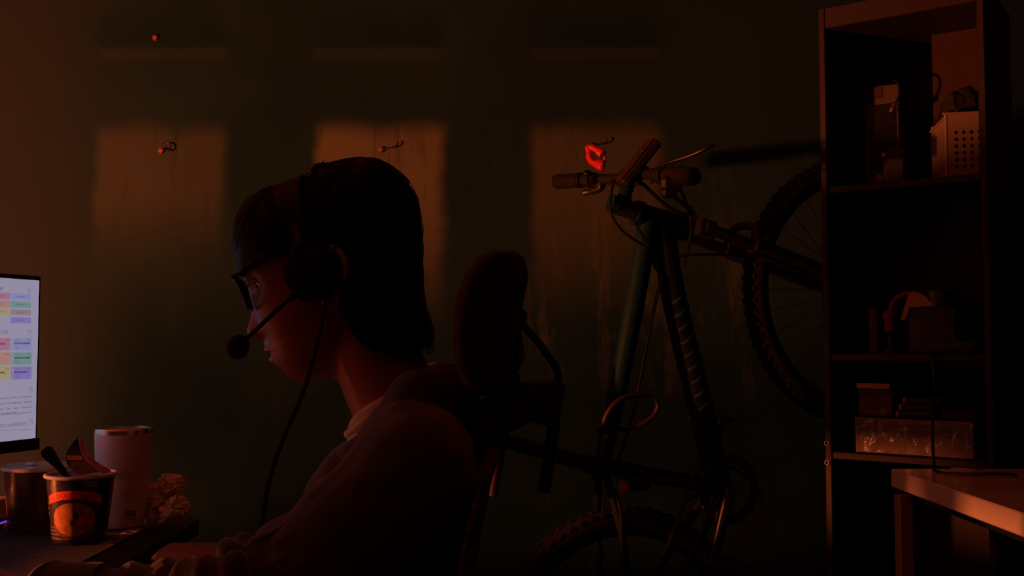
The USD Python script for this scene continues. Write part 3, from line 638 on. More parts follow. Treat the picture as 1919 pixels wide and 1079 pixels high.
shelf = thing('bookshelf', 'tall narrow dark brown bookshelf against the wall at the right', 'bookshelf')
part(shelf, 'side_panel', sbox(0, PT, 0, SDP, 0, sz_top + 0.05), M['wood'])
part(shelf, 'side_panel', sbox(SWD - PT, SWD, 0, SDP, 0, sz_top + 0.05), M['wood'])
part(shelf, 'top_board', sbox(PT, SWD - PT, 0, SDP, sz_top, sz_top + 0.05), M['wood'])
BT = 0.017
for z in (zb2, zb3, zb4, 0.42, 0.07): part(shelf, 'shelf_board', sbox(PT, SWD - PT, 0.004, SDP - 0.006, z - BT, z), M['wood'])
part(shelf, 'back_panel', sbox(PT, SWD - PT, SDP - 0.006, SDP, 0, sz_top), M['wood'])
for py in (490, 830, 866):
    u, z = szu(1545.5, py)
    part(shelf, 'shelf_peg', lathe([(0.0035, 0), (0.006, 0), (0.006, 0.003), (0.0035, 0.003)], 16, sh(0.005, -0.0032, z), -sb if False else sb), M['steel'])

# top opening
u0, z0 = szu(1753, 68, 0.24)
cbx = thing('cardboard_box', 'tall brown cardboard box at the back of the top shelf, above the white basket', 'box')
part(cbx, 'carton', sbox(u0, SWD - PT - 0.004, 0.20, 0.287, zb2 + 0.0006, z0, 0.002), M['card'])
part(cbx, 'lid_flap', sbox(u0 + 0.004, SWD - PT - 0.008, 0.206, 0.281, z0, z0 + 0.0016, 0.0005), M['card'])
ub, zbk = szu(1772, 222, 0.03); ub0 = szu(1740, 240, 0.10)[0]
bw = 0.092; bh = szu(1810, 206, 0.02)[1] - zb2 - 0.001
def basket():
    t = thing('basket', 'white perforated plastic basket on the top shelf of the bookshelf', 'basket')
    w0, w1, th = 0.0, 0.150, 0.0025; zb_ = zb2 + 0.0008
    ang = math.radians(24); ca, sn = math.cos(ang), math.sin(ang)
    def tn(u, w, z): return sh(ub + u * ca - w * sn, 0.020 + u * sn + w * ca, z)
    Rb = np.stack([sa * ca + sb * sn, -sa * sn + sb * ca, zz], 1)
    def bb_(u0, u1, a0, a1, z0, z1, ch=0.0005): return cbox(tn((u0 + u1) / 2, (a0 + a1) / 2, (z0 + z1) / 2), (abs(u1 - u0), abs(a1 - a0), abs(z1 - z0)), ch, Rb)
    fr = Manifold.cube([bw, th, bh]).translate([0, w0, zb_])
    hol = [Manifold.cylinder(0.02, 0.0041, 0.0041, 14).rotate([-90, 0, 0]).translate([0.0235 + i * 0.0158, w0 - 0.01, zb_ + 0.022 + j * 0.0150]) for i in range(5) for j in range(6)]
    fr = fr - Manifold.batch_boolean(hol, m3.OpType.Add)
    sd = Manifold.cube([th, w1 - w0, bh * 0.93]).translate([0, w0, zb_])
    cut = [Manifold.cube([0.02, 0.0052, 0.0030]).rotate([-20, 0, 0]).translate([-0.01, w0 + 0.014 + i * 0.0094, zb_ + 0.014 + j * 0.0080]) for i in range(14) for j in range(12)]
    sd = sd - Manifold.batch_boolean(cut, m3.OpType.Add)
    def tr(mf):
        m = mf.to_mesh(); v = m.vert_properties[:, :3]; return tm(np.array([tn(*k) for k in v]), m.tri_verts)
    part(t, 'front_wall', tr(fr), M['white'], smooth=False); part(t, 'side_wall', tr(sd), M['white'], smooth=False)
    part(t, 'side_wall', bb_(bw - th, bw, w0, w1, zb_, zb_ + bh * 0.93), M['white'])
    part(t, 'rear_wall', bb_(0, bw, w1 - th, w1, zb_, zb_ + bh), M['white'])
    part(t, 'floor', bb_(0, bw, w0, w1, zb_, zb_ + 0.003), M['white'])
    part(t, 'rim', [bb_(-0.004, bw, w0 - 0.004, w0 + 0.001, zb_ + bh - 0.005, zb_ + bh, 0.001), bb_(-0.004, 0.001, w0, w1, zb_ + bh * .93 - 0.005, zb_ + bh * .93, 0.001)], M['white'])
    part(t, 'corner_post', tube([tn(0.003, w0 + 0.003, zb_), tn(0.003, w0 + 0.003, zb_ + bh)], 0.0042, 12), M['white'])
    return tn, zb_ + bh
btn, bz_top = basket()
# what lies in the basket
single('rolled_bag', crumple(btn(0.056, 0.082, bz_top + 0.012), 0.076, 51, (0.84, .74, 0.95), 60, 0.2), M['bag'], 'black nylon bag bulging out of the white basket', 'bag', smooth=40)
single('bottle_cap', lathe([(0, 0), (0.010, 0), (0.010, 0.016), (0.008, 0.018), (0, 0.018)], 20, btn(0.014, 0.016, bz_top - 0.010)), M['teal'], 'small teal bottle cap showing over the rim of the white basket', 'bottle_cap')  # loose teal bottle cap
single('marker_pen', tube([btn(bw - 0.014, 0.012, bz_top - 0.05), btn(bw - 0.014, 0.013, bz_top + 0.03)], 0.004, 12), M['redbag'], 'dark red marker pen upright at the right end of the basket', 'pen')
# carton with a hanging cable
ul, zl = szu(1618, 165, 0.12); ur, _ = szu(1700, 165, 0.12)
dc = thing('carton', 'dark upright carton with a lit corner on the top shelf, left of the basket', 'carton')
part(dc, 'body', sbox(ul, ur - 0.02, 0.12, 0.2, zb2 + 0.0006, zl, 0.002), M['carddark'])
part(dc, 'front_label', sbox(ul + 0.001, ul + 0.045, 0.1188, 0.1206, zl - 0.03, zl - 0.003, 0.0003), M['card'])
part(dc, 'window', sbox(ul + 0.012, ur - 0.026, 0.1185, 0.1206, zb2 + 0.035, zl - 0.045, 0.0003), M['gloss'])
pl = thing('charger_cable', 'black cable with a metal plug hanging before the dark carton', 'cable')
uq, zq = szu(1671, 205, 0.10)
part(pl, 'cable', tube(spline([sh(uq + 0.002, 0.11, zl + 0.006), sh(uq + 0.014, 0.102, zl - 0.004), sh(uq + 0.015, 0.10, zq + 0.03), sh(uq + 0.004, 0.10, zq + 0.008)], 20), 0.0028, 8), M['black'])
part(pl, 'plug', cbox(sh(uq - 0.001, 0.10, zq), (0.007, 0.005, 0.013), 0.001, RS @ np.array([[math.cos(.5), 0, math.sin(.5)], [0, 1, 0], [-math.sin(.5), 0, math.cos(.5)]])), M['chrome'])
part(pl, 'plug_shell', cbox(sh(uq + 0.005, 0.10, zq + 0.010), (0.013, 0.008, 0.014), 0.002, RS), M['black'])
uq, zq = szu(1655, 290, 0.08)
ad = thing('adapter', 'small adapter with a bright metal contact low on the top shelf', 'adapter')
part(ad, 'body', sbox(uq - 0.004, uq + 0.045, 0.082, 0.11, zb2 + 0.0006, zq + 0.012, 0.003), M['black'])
part(ad, 'contact', sbox(uq - 0.004, uq + 0.005, 0.079, 0.083, zq - 0.005, zq + 0.005, 0.0008), M['cream'])
part(ad, 'trim', rod(sh(uq + 0.006, 0.081, zq - 0.010), sh(uq + 0.03, 0.081, zq - 0.007), 0.0012, 6), M['steel'])

# second opening
bk = thing('book', 'thin dark book standing on the second shelf at the left', 'book')
ul, zl = szu(1627, 575, 0.06)
part(bk, 'cover', [sbox(ul, ul + 0.0018, 0.06, 0.21, zb3 + 0.0006, zl), sbox(ul + 0.018, ul + 0.0198, 0.06, 0.21, zb3 + 0.0006, zl), sbox(ul, ul + 0.0198, 0.058, 0.061, zb3 + 0.0006, zl)], M['leather'])
part(bk, 'pages', sbox(ul + 0.002, ul + 0.018, 0.062, 0.205, zb3 + 0.003, zl - 0.003), M['cream'])
ul, zl = szu(1700, 578, 0.05); ur, _ = szu(1790, 578, 0.05)
bb = thing('black_box', 'plain black box on the second shelf with tan paper on top', 'box')
part(bb, 'body', sbox(ul, ur, 0.05, 0.16, zb3 + 0.0006, zl, 0.003), M['black']); part(bb, 'lid', sbox(ul - .001, ur + .001, 0.049, 0.161, zl - 0.02, zl + 0.0005, 0.002), M['black'])
def sheet(pp, w, m, nm, lab, cat):
    pts_ = [np.array(szu(*p, w)) for p in pp]
    return single(nm, prism(pts_, 0.0012, A0 * [1, 1, 0] + sb * w, sa, zz, sb), m, lab, cat, smooth=False)
sheet([(1688, 600), (1690, 590), (1703, 550), (1714, 547), (1732, 554), (1746, 568), (1747, 573), (1705, 576), (1697, 598)], 0.045, M['tan'], 'paper_sheet', 'bent tan paper sheet leaning on the black box', 'paper')
rb_ = thing('red_pouch', 'red cloth pouch with a looped strap beside the black box', 'pouch')
c = sh(szu(1664, 598, 0.07)[0], 0.08, szu(1664, 598, 0.07)[1])
part(rb_, 'bag', lathe([(0, -0.028), (0.012, -0.0275), (0.013, -0.022), (0.009, -0.015), (0.012, -0.004), (0.016, 0.006), (0.013, 0.016), (0.005, 0.021), (0, 0.022)], 22, c), M['redbag'])
part(rb_, 'stand', lathe([(0, 0), (0.016, 0), (0.015, 0.004), (0.006, 0.01), (0, 0.012)], 18, [c[0], c[1], zb3 + 0.0006]), M['carddark'])
part(rb_, 'stem', rod([c[0], c[1], zb3 + 0.008], c - [0, 0, 0.02], 0.004, 10), M['carddark'])
st = [sh(szu(px, py, 0.075)[0], 0.08, szu(px, py, 0.075)[1]) for px, py in [(1668, 580), (1676, 562), (1690, 552), (1706, 549), (1722, 552), (1738, 562)]]
part(rb_, 'strap', tube(spline(st, 30), 0.0055, 10), M['redbag'])
tn = thing('tin', 'round metal tin behind the black box on the second shelf', 'tin')
c = sh(szu(1757, 560, 0.2)[0], 0.215, zb3 + 0.0006); ht = szu(1757, 546, 0.2)[1] - zb3
part(tn, 'body', lathe([(0, 0), (0.036, 0), (0.036, ht - 0.008), (0, ht - 0.008)], 36, c), M['steel']); part(tn, 'lid', lathe([(0.0365, ht - 0.008), (0.038, ht - 0.008), (0.038, ht), (0, ht)], 36, c), M['steel'])
c = sh(szu(1800, 645, 0.03)[0], 0.055, zb3 + 0.017)
gm = crumple(c, 0.03, 77, (1.25, .9, 0.62), 30, 0.3); gm.apply_translation((0, 0, zb3 + 0.0006 - gm.bounds[0][2]))
single('green_cloth', gm, M['green'], 'folded green cloth at the right end of the second shelf', 'cloth', smooth=40)

# third opening: wrapped box and what stands on it
ul, zl = szu(1600, 782, -0.01); ur, zr_ = szu(1822, 800, -0.01)
wb = thing('wrapped_box', 'long white box wrapped in clear plastic on the third shelf', 'box')
zl = max(zl, zr_)
uw1 = min(ur, SWD - PT - 0.012)
part(wb, 'carton', sbox(ul, uw1, 0.0, 0.17, zb4 + 0.001, zl - 0.002, 0.002), M['cream'])
part(wb, 'lid', sbox(ul - 0.0012, uw1 + 0.0012, -0.0014, 0.171, zl - 0.017, zl - 0.0006, 0.002), M['cream'])
part(wb, 'plastic_wrap', sbox(ul - 0.003, uw1 + 0.003, -0.0035, 0.1735, zb4 + 0.0004, zl, 0.004), M['wrap'])
zsb = zl + 0.0005
ul, zz1 = szu(1606, 716, 0.03); ur, _ = szu(1672, 716, 0.03)
jr = thing('clear_case', 'clear plastic case with a printed card standing on the wrapped box', 'case')
part(jr, 'shell', sbox(ul, ur, 0.03, 0.085, zsb, zz1, 0.003), M['clear']); part(jr, 'card', sbox(ul + 0.002, ur - 0.002, 0.078, 0.080, zsb + 0.002, zz1 - 0.003, 0.0005), M['navy'])
part(jr, 'top_band', sbox(ul - 0.0006, ur - 0.006, 0.0292, 0.0302, zz1 - 0.013, zz1 - 0.002, 0.0002), M['tan'])
ci = [sh(ul + (ur - ul) * a, 0.05, zsb + b) for a, b in ((0.68, 0.013), (0.30, 0.02), (0.80, 0.040))]
part(jr, 'toy_wheel', lathe([(0, 0), (0.008, 0), (0.009, 0.004), (0.008, 0.008), (0, 0.008)], 18, ci[0], -sb), M['cream']); part(jr, 'toy_body', ball(ci[1], 0.017, 2, (1, .8, .9)), M['leather']); part(jr, 'toy_trim', ball(ci[2], 0.012, 2, (1.2, .8, .8)), M['redbag'])
for k, (px, py, lab) in enumerate([(1680, 772, 'lowest of the three rolled tubes on the wrapped box'), (1684, 755, 'middle of the three rolled tubes on the wrapped box'), (1689, 741, 'topmost of the three rolled tubes on the wrapped box')]):
    u, z = szu(px, py, 0.03); u += k * 0.002
    z = zsb + 0.0075 + k * 0.0152
    t = thing('paper_roll', lab, 'roll')
    dirr = sa * 0.96 + sb * 0.28
    part(t, 'tube', tube([sh(u, 0.035 + 0.001 * k, z), sh(u, 0.035 + 0.001 * k, z) + dirr * 0.075], 0.0075, 16), M['carddark'])
    part(t, 'end_cap', lathe([(0, -0.001), (0.0068, -0.001), (0.0078, 0.001), (0.0078, 0.004), (0, 0.004)], 18, sh(u, 0.035 + 0.001 * k, z) - dirr * 0.002, dirr), M['tan'])
ul, zz1 = szu(1761, 764, 0.03); ur, _ = szu(1830, 766, 0.03); ur = min(ur, SWD - PT - 0.004)
cl = thing('clear_box', 'small clear plastic box at the right end of the wrapped box', 'box')
part(cl, 'shell', sbox(ul, ur, 0.03, 0.09, zsb, zz1, 0.003), M['clear']); part(cl, 'lining', sbox(ul + 0.003, ur - 0.003, 0.082, 0.086, zsb + 0.002, zz1 - 0.003, 0.0005), M['white'])
part(cl, 'label', sbox(ul + 0.004, ur - 0.018, 0.0288, 0.0299, zsb + 0.004, zz1 - 0.004, 0.0002), M['card'])
# cable
ct = thing('cable', 'thin black cable hanging from the shelf down onto the white table', 'cable')
p0 = sh(szu(1745, 655, -0.004)[0], -0.006, zb3 + 0.004)
cp = [sh(szu(1745, 655, 0.04)[0], 0.05, zb3 + 0.0035), sh(szu(1745, 655, 0.0)[0], 0.012, zb3 + 0.0035), p0 - [0, 0, 0.003], p0 + [0.0005, -0.006, -0.03], at(1748, 780, 2.10), at(1749, 850, 2.05), at(1750, 872, 2.02)]
e = at(1750, 880, 2.0); cp += [np.array([e[0], 2.0, TZ + 0.0035]), np.array([e[0] + 0.03, 1.93, TZ + 0.0035]), np.array([e[0] + 0.12, 1.92, TZ + 0.0035])]
part(ct, 'cord', tube(spline(cp, 70), 0.0032, 8), M['black'])

# ------------------------------------------------------------------ bicycle, reared up on its back wheel
BU = np.array([0.92, 0.385, 0]); BU /= np.linalg.norm(BU); BN = np.array([BU[1], -BU[0], 0])
RW = 0.338
rear0 = at(1165, 1217, 2.37); rear = np.array([rear0[0], 2.37, RW])
def bike(px, py, d=0.0):
    "point of the bicycle's middle plane at a pixel, moved d sideways towards the camera"
    return on_plane(px, py, rear, BN) + BN * d
front = bike(1604, 546)
bc = thing('bicycle', 'dark mountain bicycle with teal frame reared up on its back wheel against the wall', 'bicycle')
def wheel(c, n, nm, R=RW):
    n = n / np.linalg.norm(n); Rf = frame_to(n)
    th = np.linspace(0, 2 * np.pi, 72, endpoint=False); ring = lambda r: np.array([c + Rf @ np.array([r * math.cos(a), r * math.sin(a), 0]) for a in th])
    w = UsdGeom.Xform.Define(stage, numbered(str(bc.GetPath()) + '/' + nm)).GetPrim()
    rt = 0.030
    knobs = []
    part(w, 'tyre', tube(ring(R - rt), rt, 14, closed=True), M['rubber'])
    for k in range(72):
        a = th[k]
        for s in (-1, 0, 1):
            b = a + (0.5 if s == 0 else 0) * 2 * np.pi / 72
            e1 = Rf @ np.array([math.cos(b), math.sin(b), 0]); e2 = Rf @ np.array([-math.sin(b), math.cos(b), 0]); e3 = Rf[:, 2]
            el = s * 0.75; rad = e1 * math.cos(el) + e3 * math.sin(el)
            pos = c + e1 * (R - rt) + rad * (rt + 0.001)
            knobs.append(cbox(pos, (0.006, 0.012, 0.010), 0.001, np.stack([rad, e2, np.cross(rad, e2)], 1)))
    part(w, 'tread_knobs', knobs, M['rubber'], smooth=False, kind='stuff')
    prof = [(R - 0.052, -0.011), (R - 0.046, -0.013), (R - 0.046, 0.013), (R - 0.052, 0.011), (R - 0.064, 0.006), (R - 0.064, -0.006), (R - 0.052, -0.011)]
    part(w, 'rim', lathe(prof, 60, c, n), M['black'])
    part(w, 'hub', lathe([(0, -0.05), (0.006, -0.05), (0.006, -0.036), (0.024, -0.032), (0.024, -0.028), (0.012, -0.024), (0.012, 0.024), (0.024, 0.028), (0.024, 0.032), (0.006, 0.036), (0.006, 0.05), (0, 0.05)], 24, c, n), M['steel'])
    sp = []
    for k in range(32):
        a = k * 2 * np.pi / 32; s = 1 if k % 2 else -1; b = a + (0.22 if (k // 2) % 2 else -0.22)
        sp.append(tube([c + Rf @ np.array([0.023 * math.cos(b), 0.023 * math.sin(b), s * 0.03]), c + Rf @ np.array([(R - 0.062) * math.cos(a), (R - 0.062) * math.sin(a), 0])], 0.0011, 5))
    part(w, 'spokes', sp, M['steel'], smooth=False, kind='stuff')
    part(w, 'brake_disc', lathe([(0.035, -0.038), (0.08, -0.038), (0.08, -0.036), (0.035, -0.036), (0.035, -0.038)], 40, c, n), M['steel'])
    return w
wheel(rear, BN, 'rear_wheel'); 
hd0, hd1 = bike(1160, 388), bike(1288, 428)           # steerer axis, upper and lower end
ax = (hd1 - hd0) / np.linalg.norm(hd1 - hd0)
wheel(front, BN, 'front_wheel', 0.345)
bb_ = bike(1346, 912); seatc = bike(1126, 872)
part(bc, 'head_tube', [tube([bike(1196, 400), bike(1275, 425)], [0.026, 0.028], 20), tube([bike(1190, 398), bike(1200, 401)], 0.030, 20), tube([bike(1268, 422), bike(1282, 427)], 0.031, 20)], M['teal'])
part(bc, 'headset_spacers', [tube([bike(1160 + k * 11, 386 + k * 3.6), bike(1169 + k * 11, 389 + k * 3.6)], 0.022, 18) for k in range(3)], M['black'])
part(bc, 'top_tube', tube(spline([bike(1214, 418), bike(1206, 470), bike(1176, 640), bike(1152, 760), seatc], 24), [0.024] * 8 + list(np.linspace(0.024, 0.019, 16)), 18), M['teal'])
part(bc, 'down_tube', tube(spline([bike(1244, 425), bike(1254, 510), bike(1282, 640), bike(1322, 800), bb_], 24), np.linspace(0.029, 0.031, 24), 18), M['tealdark'])
part(bc, 'gusset', prism([(0, 0), (1, 0), (1, 1), (0, 1)], 0.001, bike(1225, 440)), M['tealdark']) if False else None
gp = [bike(1215, 425), bike(1250, 430), bike(1252, 500), bike(1232, 505)]
part(bc, 'gusset', Manifold.hull_points(np.vstack([[g + BN * s * 0.016 for g in gp] for s in (-1, 1)])), M['tealdark'])
part(bc, 'seat_tube', tube([bb_, seatc, bike(1104, 871)], [0.019, 0.018, 0.018], 16), M['tealdark'])
part(bc, 'bottom_bracket', lathe([(0, -0.037), (0.022, -0.037), (0.022, 0.037), (0, 0.037)], 24, bb_, BN), M['black'])
for s in (-1, 1):
    part(bc, 'chain_stay', tube(spline([bb_ + BN * s * 0.022, bike(1290, 1010) + BN * s * 0.042, rear + BN * s * 0.058], 14), 0.0105, 10), M['tealdark'])
    part(bc, 'seat_stay', tube(spline([bike(1128, 880) + BN * s * 0.014, bike(1138, 960) + BN * s * 0.05, rear + BN * s * 0.06], 14), 0.009, 10), M['tealdark'])
# lettering strokes on the down tube
dsp = spline([bike(1244, 425), bike(1254, 510), bike(1282, 640), bike(1322, 800), bb_], 60)
for k, i in enumerate([16, 19, 22, 25, 28, 31, 34, 37, 40]):
    d = dsp[i + 1] - dsp[i]; d /= np.linalg.norm(d); s_ = np.cross(d, BN)
    pts_ = [dsp[i] + BN * 0.0305 * math.cos(t) + s_ * 0.0305 * math.sin(t) + d * (0.012 * math.sin(t)) for t in np.linspace(-0.75, 0.75, 9)]
    part(bc, 'frame_lettering', tube(pts_, 0.0045, 6, flat=(BN, 0.25)), M['decal'])
# seat post and saddle
sp0, sp1 = bike(1108, 871), bike(948, 826)
part(bc, 'seat_post', tube([sp0, sp1], 0.0165, 16), M['black']); part(bc, 'seat_clamp', [tube([bike(1118, 873), bike(1100, 868)], 0.0225, 18), rod(bike(1104, 884, .012), bike(1108, 905, .02), 0.004, 8)], M['black'])
part(bc, 'reflector_band', tube([bike(1036, 850), bike(1033, 849)], 0.0182, 18), M['amber'])
sd_ = (sp1 - sp0) / np.linalg.norm(sp1 - sp0); fw = np.cross(BN, sd_); fw = fw if fw[2] > 0 else -fw
sv = []
for t in np.linspace(-0.12, 0.15, 12):
    w_ = 0.072 * (1 - ((t + 0.12) / 0.27)) ** 1.3 + 0.017; sv.append([(sp1 + sd_ * 0.03 + fw * t + BN * w_ * math.cos(a) + sd_ * (0.022 * math.sin(a))) for a in np.linspace(0, 2 * np.pi, 16, endpoint=False)])
part(bc, 'saddle', Manifold.hull_points(np.array(sv).reshape(-1, 3)), M['leather'])
# cranks, chain ring, pedals, derailleur
part(bc, 'chainring', lathe([(0.06, -0.002), (0.082, -0.002), (0.082, 0.002), (0.06, 0.002), (0.06, -0.002)], 40, bb_ + BN * 0.046, BN), M['steel'])
cr = bike(1316, 1016, 0.06) - (bb_ + BN * 0.06); cr = cr / np.linalg.norm(cr) * 0.165
for s, d in ((1, cr), (-1, -cr)):
    part(bc, 'crank_arm', tube([bb_ + BN * s * 0.055, bb_ + BN * s * 0.062 + d], [0.016, 0.011], 10, flat=(BN, 0.6)), M['steel'])
    pc = bb_ + BN * s * 0.115 + d
    part(bc, 'pedal', [cbox(pc, (0.075, 0.095, 0.014), 0.004, np.stack([np.cross(BN, [0, 0, 1.0]), BN, [0, 0, 1.0]], 1)), rod(bb_ + BN * s * 0.062 + d, pc, 0.006, 8)], M['black'])
fdm = bike(1300, 930, 0.04)
part(bc, 'front_derailleur', [cbox(fdm, (0.012, 0.014, 0.05), 0.003, np.stack([BU, BN, zz], 1)), tube(spline([fdm + zz * .02, bike(1282, 928, .03), bike(1268, 940, .03), bike(1264, 950, .03)], 12), 0.006, 8)], M['steel'])
part(bc, 'chain', tube(spline([bb_ + BN * .046 + np.array([-.05, 0, .06]), bb_ + BN * .046 + BU * .08, bike(1270, 1120, .046), rear + BN * .046 + BU * .03, rear + BN * .046 - BU * .03, bike(1240, 1000, .046)], 50, closed=True), 0.0042, 6), M['steel'])
part(bc, 'rear_brake', [cbox(bike(1190, 905, .02), (0.05, 0.03, 0.028), 0.006, np.stack([BU, BN, zz], 1)), tube(spline([bike(1185, 880, .03), bike(1205, 890, .035), bike(1222, 905, .03)], 10), 0.006, 8)], M['steel'])
part(bc, 'rear_reflector', [ball(bike(1157, 909, .03), 0.017, 2, (0.7, .4, 1.0))], M['amber'])
# fork
crown = hd1 + ax * 0.012; fa = front - crown; fl_ = np.linalg.norm(fa); fa /= fl_
part(bc, 'fork_crown', Manifold.hull_points(np.vstack([crown + BN * s * 0.062 + ax * a + np.cross(ax, BN) * b for s in (-1, 1) for a in (-0.012, 0.03) for b in (-.02, .02)])), M['black'])
for s in (-1, 1):
    o = BN * s * 0.06
    part(bc, 'fork_stanchion', tube([crown + o, crown + o + fa * 0.17], 0.0145, 16), M['chrome'] if False else M['steel'])
    part(bc, 'fork_leg', tube([crown + o + fa * 0.14, crown + o + fa * 0.16, crown + o + fa * (fl_ - 0.03), front + BN * s * 0.058], [0.0225, 0.021, 0.0185, 0.014], 16), M['black'])
up_ = np.cross(ax, BN); up_ = up_ if up_[2] > 0 else -up_
part(bc, 'fork_brace', tube(spline([crown - BN * .06 + fa * .15, crown - BN * .055 + fa * .145 + up_ * .04, crown + fa * .14 + up_ * .055, crown + BN * .055 + fa * .145 + up_ * .04, crown + BN * .06 + fa * .15], 20), 0.010, 10), M['leather'])
# stem and bar
clampc = bike(1182, 330)
part(bc, 'stem', [tube([bike(1166, 388), bike(1172, 360), clampc], [0.020, 0.0165, 0.018], 14), lathe([(0, -.024), (.0215, -.024), (.0215, .024), (0, .024)], 22, bike(1160, 386), ax)], M['teal'])
part(bc, 'stem_clamp', lathe([(0, -0.024), (0.022, -0.024), (0.022, 0.024), (0, 0.024)], 22, clampc, BN), M['black'])
part(bc, 'stem_bolt', [lathe([(0, 0), (.006, 0), (.006, .008), (0, .008)], 12, bike(1150, 384, .012), -ax), lathe([(0, 0), (.005, 0), (.005, .007), (0, .007)], 12, bike(1150, 392, .018), BN)], M['steel'])
g0, g1 = at(1044, 340, 2.665), at(1300, 331, 2.085)
cL, cR = clampc - BN * .035, clampc + BN * .035
kL, kR = (cL - g0) / np.linalg.norm(cL - g0), (cR - g1) / np.linalg.norm(cR - g1)
part(bc, 'handlebar', tube([g0, g0 + kL * .1, cL - kL * .03, cL, clampc, cR, cR - kR * .03, g1 + kR * .1, g1], 0.0125, 14), M['black'])
gd = (g1 - g0) / np.linalg.norm(g1 - g0)
for s, (a, b) in enumerate(((0.0, 0.115), (1.0, -0.105))):
    o = g0 if s == 0 else g1; k = kL if s == 0 else kR
    part(bc, 'grip', tube([o - k * .002, o + k * .002, o + k * .006, o + k * .1, o + k * .108, o + k * .112], [0.013, 0.0192, 0.0195, 0.0188, 0.0205, 0.013], 16), M['rubber'])
    part(bc, 'grip_collar', tube([o + k * .113, o + k * .122], 0.0185, 16), M['steel'])
    hc = o + k * .15
    part(bc, 'lever_clamp', tube([hc - k * .016, hc + k * .016], 0.0195, 14), M['black'])
    if s == 0:
        part(bc, 'brake_lever', tube(spline([hc + [0, 0, -.004], at(1125, 352, 2.50), at(1112, 357, 2.52), at(1094, 361, 2.54)], 14), [0.012] * 5 + [0.010] * 5 + [0.008] * 4, 10), M['black'])
        part(bc, 'shifter', [cbox(at(1122, 336, 2.5), (0.05, 0.03, 0.026), 0.008), ball(at(1101, 325, 2.52), 0.011, 2, (1, .8, .9))], M['gloss'])
    else:
        part(bc, 'brake_lever', tube(spline([hc + [-.01, 0, .012], at(1268, 300, 2.15), at(1298, 290, 2.12), at(1326, 277, 2.1), at(1337, 271, 2.1)], 24), [0.0060] * 6 + [0.0042] * 12 + [0.0052] * 6, 10, flat=((0.2, 0.2, 1), 0.8)), mat('lever_metal', (0.06, 0.055, 0.05), 0.45, 1.0))
        part(bc, 'shifter', [cbox(at(1258, 345, 2.16), (0.045, 0.03, 0.032), 0.008), cbox(at(1254, 362, 2.16), (0.03, 0.022, 0.022), 0.006)], M['black'])
# phone holder
h0, h1 = at(1158, 342, 2.33), at(1222, 262, 2.33); hd = (h1 - h0); hl = np.linalg.norm(hd); hd /= hl; hy = np.array([0.25, -0.96, 0.1]); hx = np.cross(hd, hy); hx /= np.linalg.norm(hx); hy = np.cross(hx, hd)
part(bc, 'phone_holder', [cbox((h0 + h1) / 2 + hx * 0.010, (hl, 0.075, 0.022), 0.005, np.stack([hd, hy, hx], 1)), cbox((h0 + h1) / 2 + hx * 0.028 - hd * .02, (0.05, 0.05, 0.022), 0.006, np.stack([hd, hy, hx], 1))], M['black'])
part(bc, 'phone_holder_plate', cbox((h0 + h1) / 2 - hx * 0.003, (hl * 0.98, 0.07, 0.005), 0.002, np.stack([hd, hy, hx], 1)), M['leather'])
part(bc, 'holder_clip', cbox((h0 * .3 + h1 * .7) - hx * .005 + hy * .03, (0.012, 0.008, 0.006), 0.002, np.stack([hd, hy, hx], 1)), M['steel'])
# red light loop
lp = [at(1098, 276, 2.47), at(1112, 277, 2.46), at(1127, 284, 2.45), at(1133, 292, 2.45), at(1129, 297, 2.45), at(1120, 291, 2.45), at(1110, 283, 2.46)]
part(bc, 'tail_light', [tube(spline([at(1101, 275, 2.47), at(1104, 290, 2.47), at(1108, 301, 2.47), at(1118, 307, 2.465), at(1130, 309, 2.46)], 22), [0.007] * 6 + [0.009] * 10 + [0.0125] * 6, 10), tube(spline([at(1101, 274, 2.47), at(1112, 277, 2.46), at(1122, 283, 2.455), at(1130, 289, 2.45)], 18), [0.004] * 4 + [0.008] * 8 + [0.011] * 6, 10), ball(at(1126, 312, 2.46), 0.011, 2), rod(at(1132, 292, 2.455), at(1134, 306, 2.46), 0.003, 8)], M['red'], label='bright red silicone light loop')
# brake and gear cables
def cab(pp, Y=None, r=0.0033, d=0.03):
    part(bc, 'cable', tube(spline([at(*p) if len(p) == 3 else bike(p[0], p[1], d) for p in pp], 40), r, 7), M['rubber'])
cab([(1140, 345, 2.42), (1133, 372), (1134, 400), (1146, 425), (1170, 447), (1194, 462)])
cab([(1172, 398), (1180, 422), (1190, 440), (1199, 452)])
cab([(1192, 345, 2.3), (1205, 360), (1232, 385), (1262, 402), (1282, 404)], r=0.0052)
cab([(1222, 340, 2.25), (1240, 358), (1264, 382), (1286, 400), (1290, 412)], r=0.0056)
cab([(1266, 368, 2.16), (1273, 382), (1278, 398), (1282, 430), (1276, 470), (1268, 500)])
cab([(1268, 480, 2.36), (1310, 481), (1350, 481), (1385, 482), (1420, 496), (1500, 520), (1560, 545)], r=0.0032, d=0.07)
cab([(1232, 520), (1222, 560), (1205, 640), (1190, 720), (1168, 810), (1150, 860)], r=0.0042, d=0.02)
cab([(1126, 890, 2.33), (1132, 940), (1136, 1000), (1140, 1079), (1144, 1150)], r=0.0042, d=0.075)
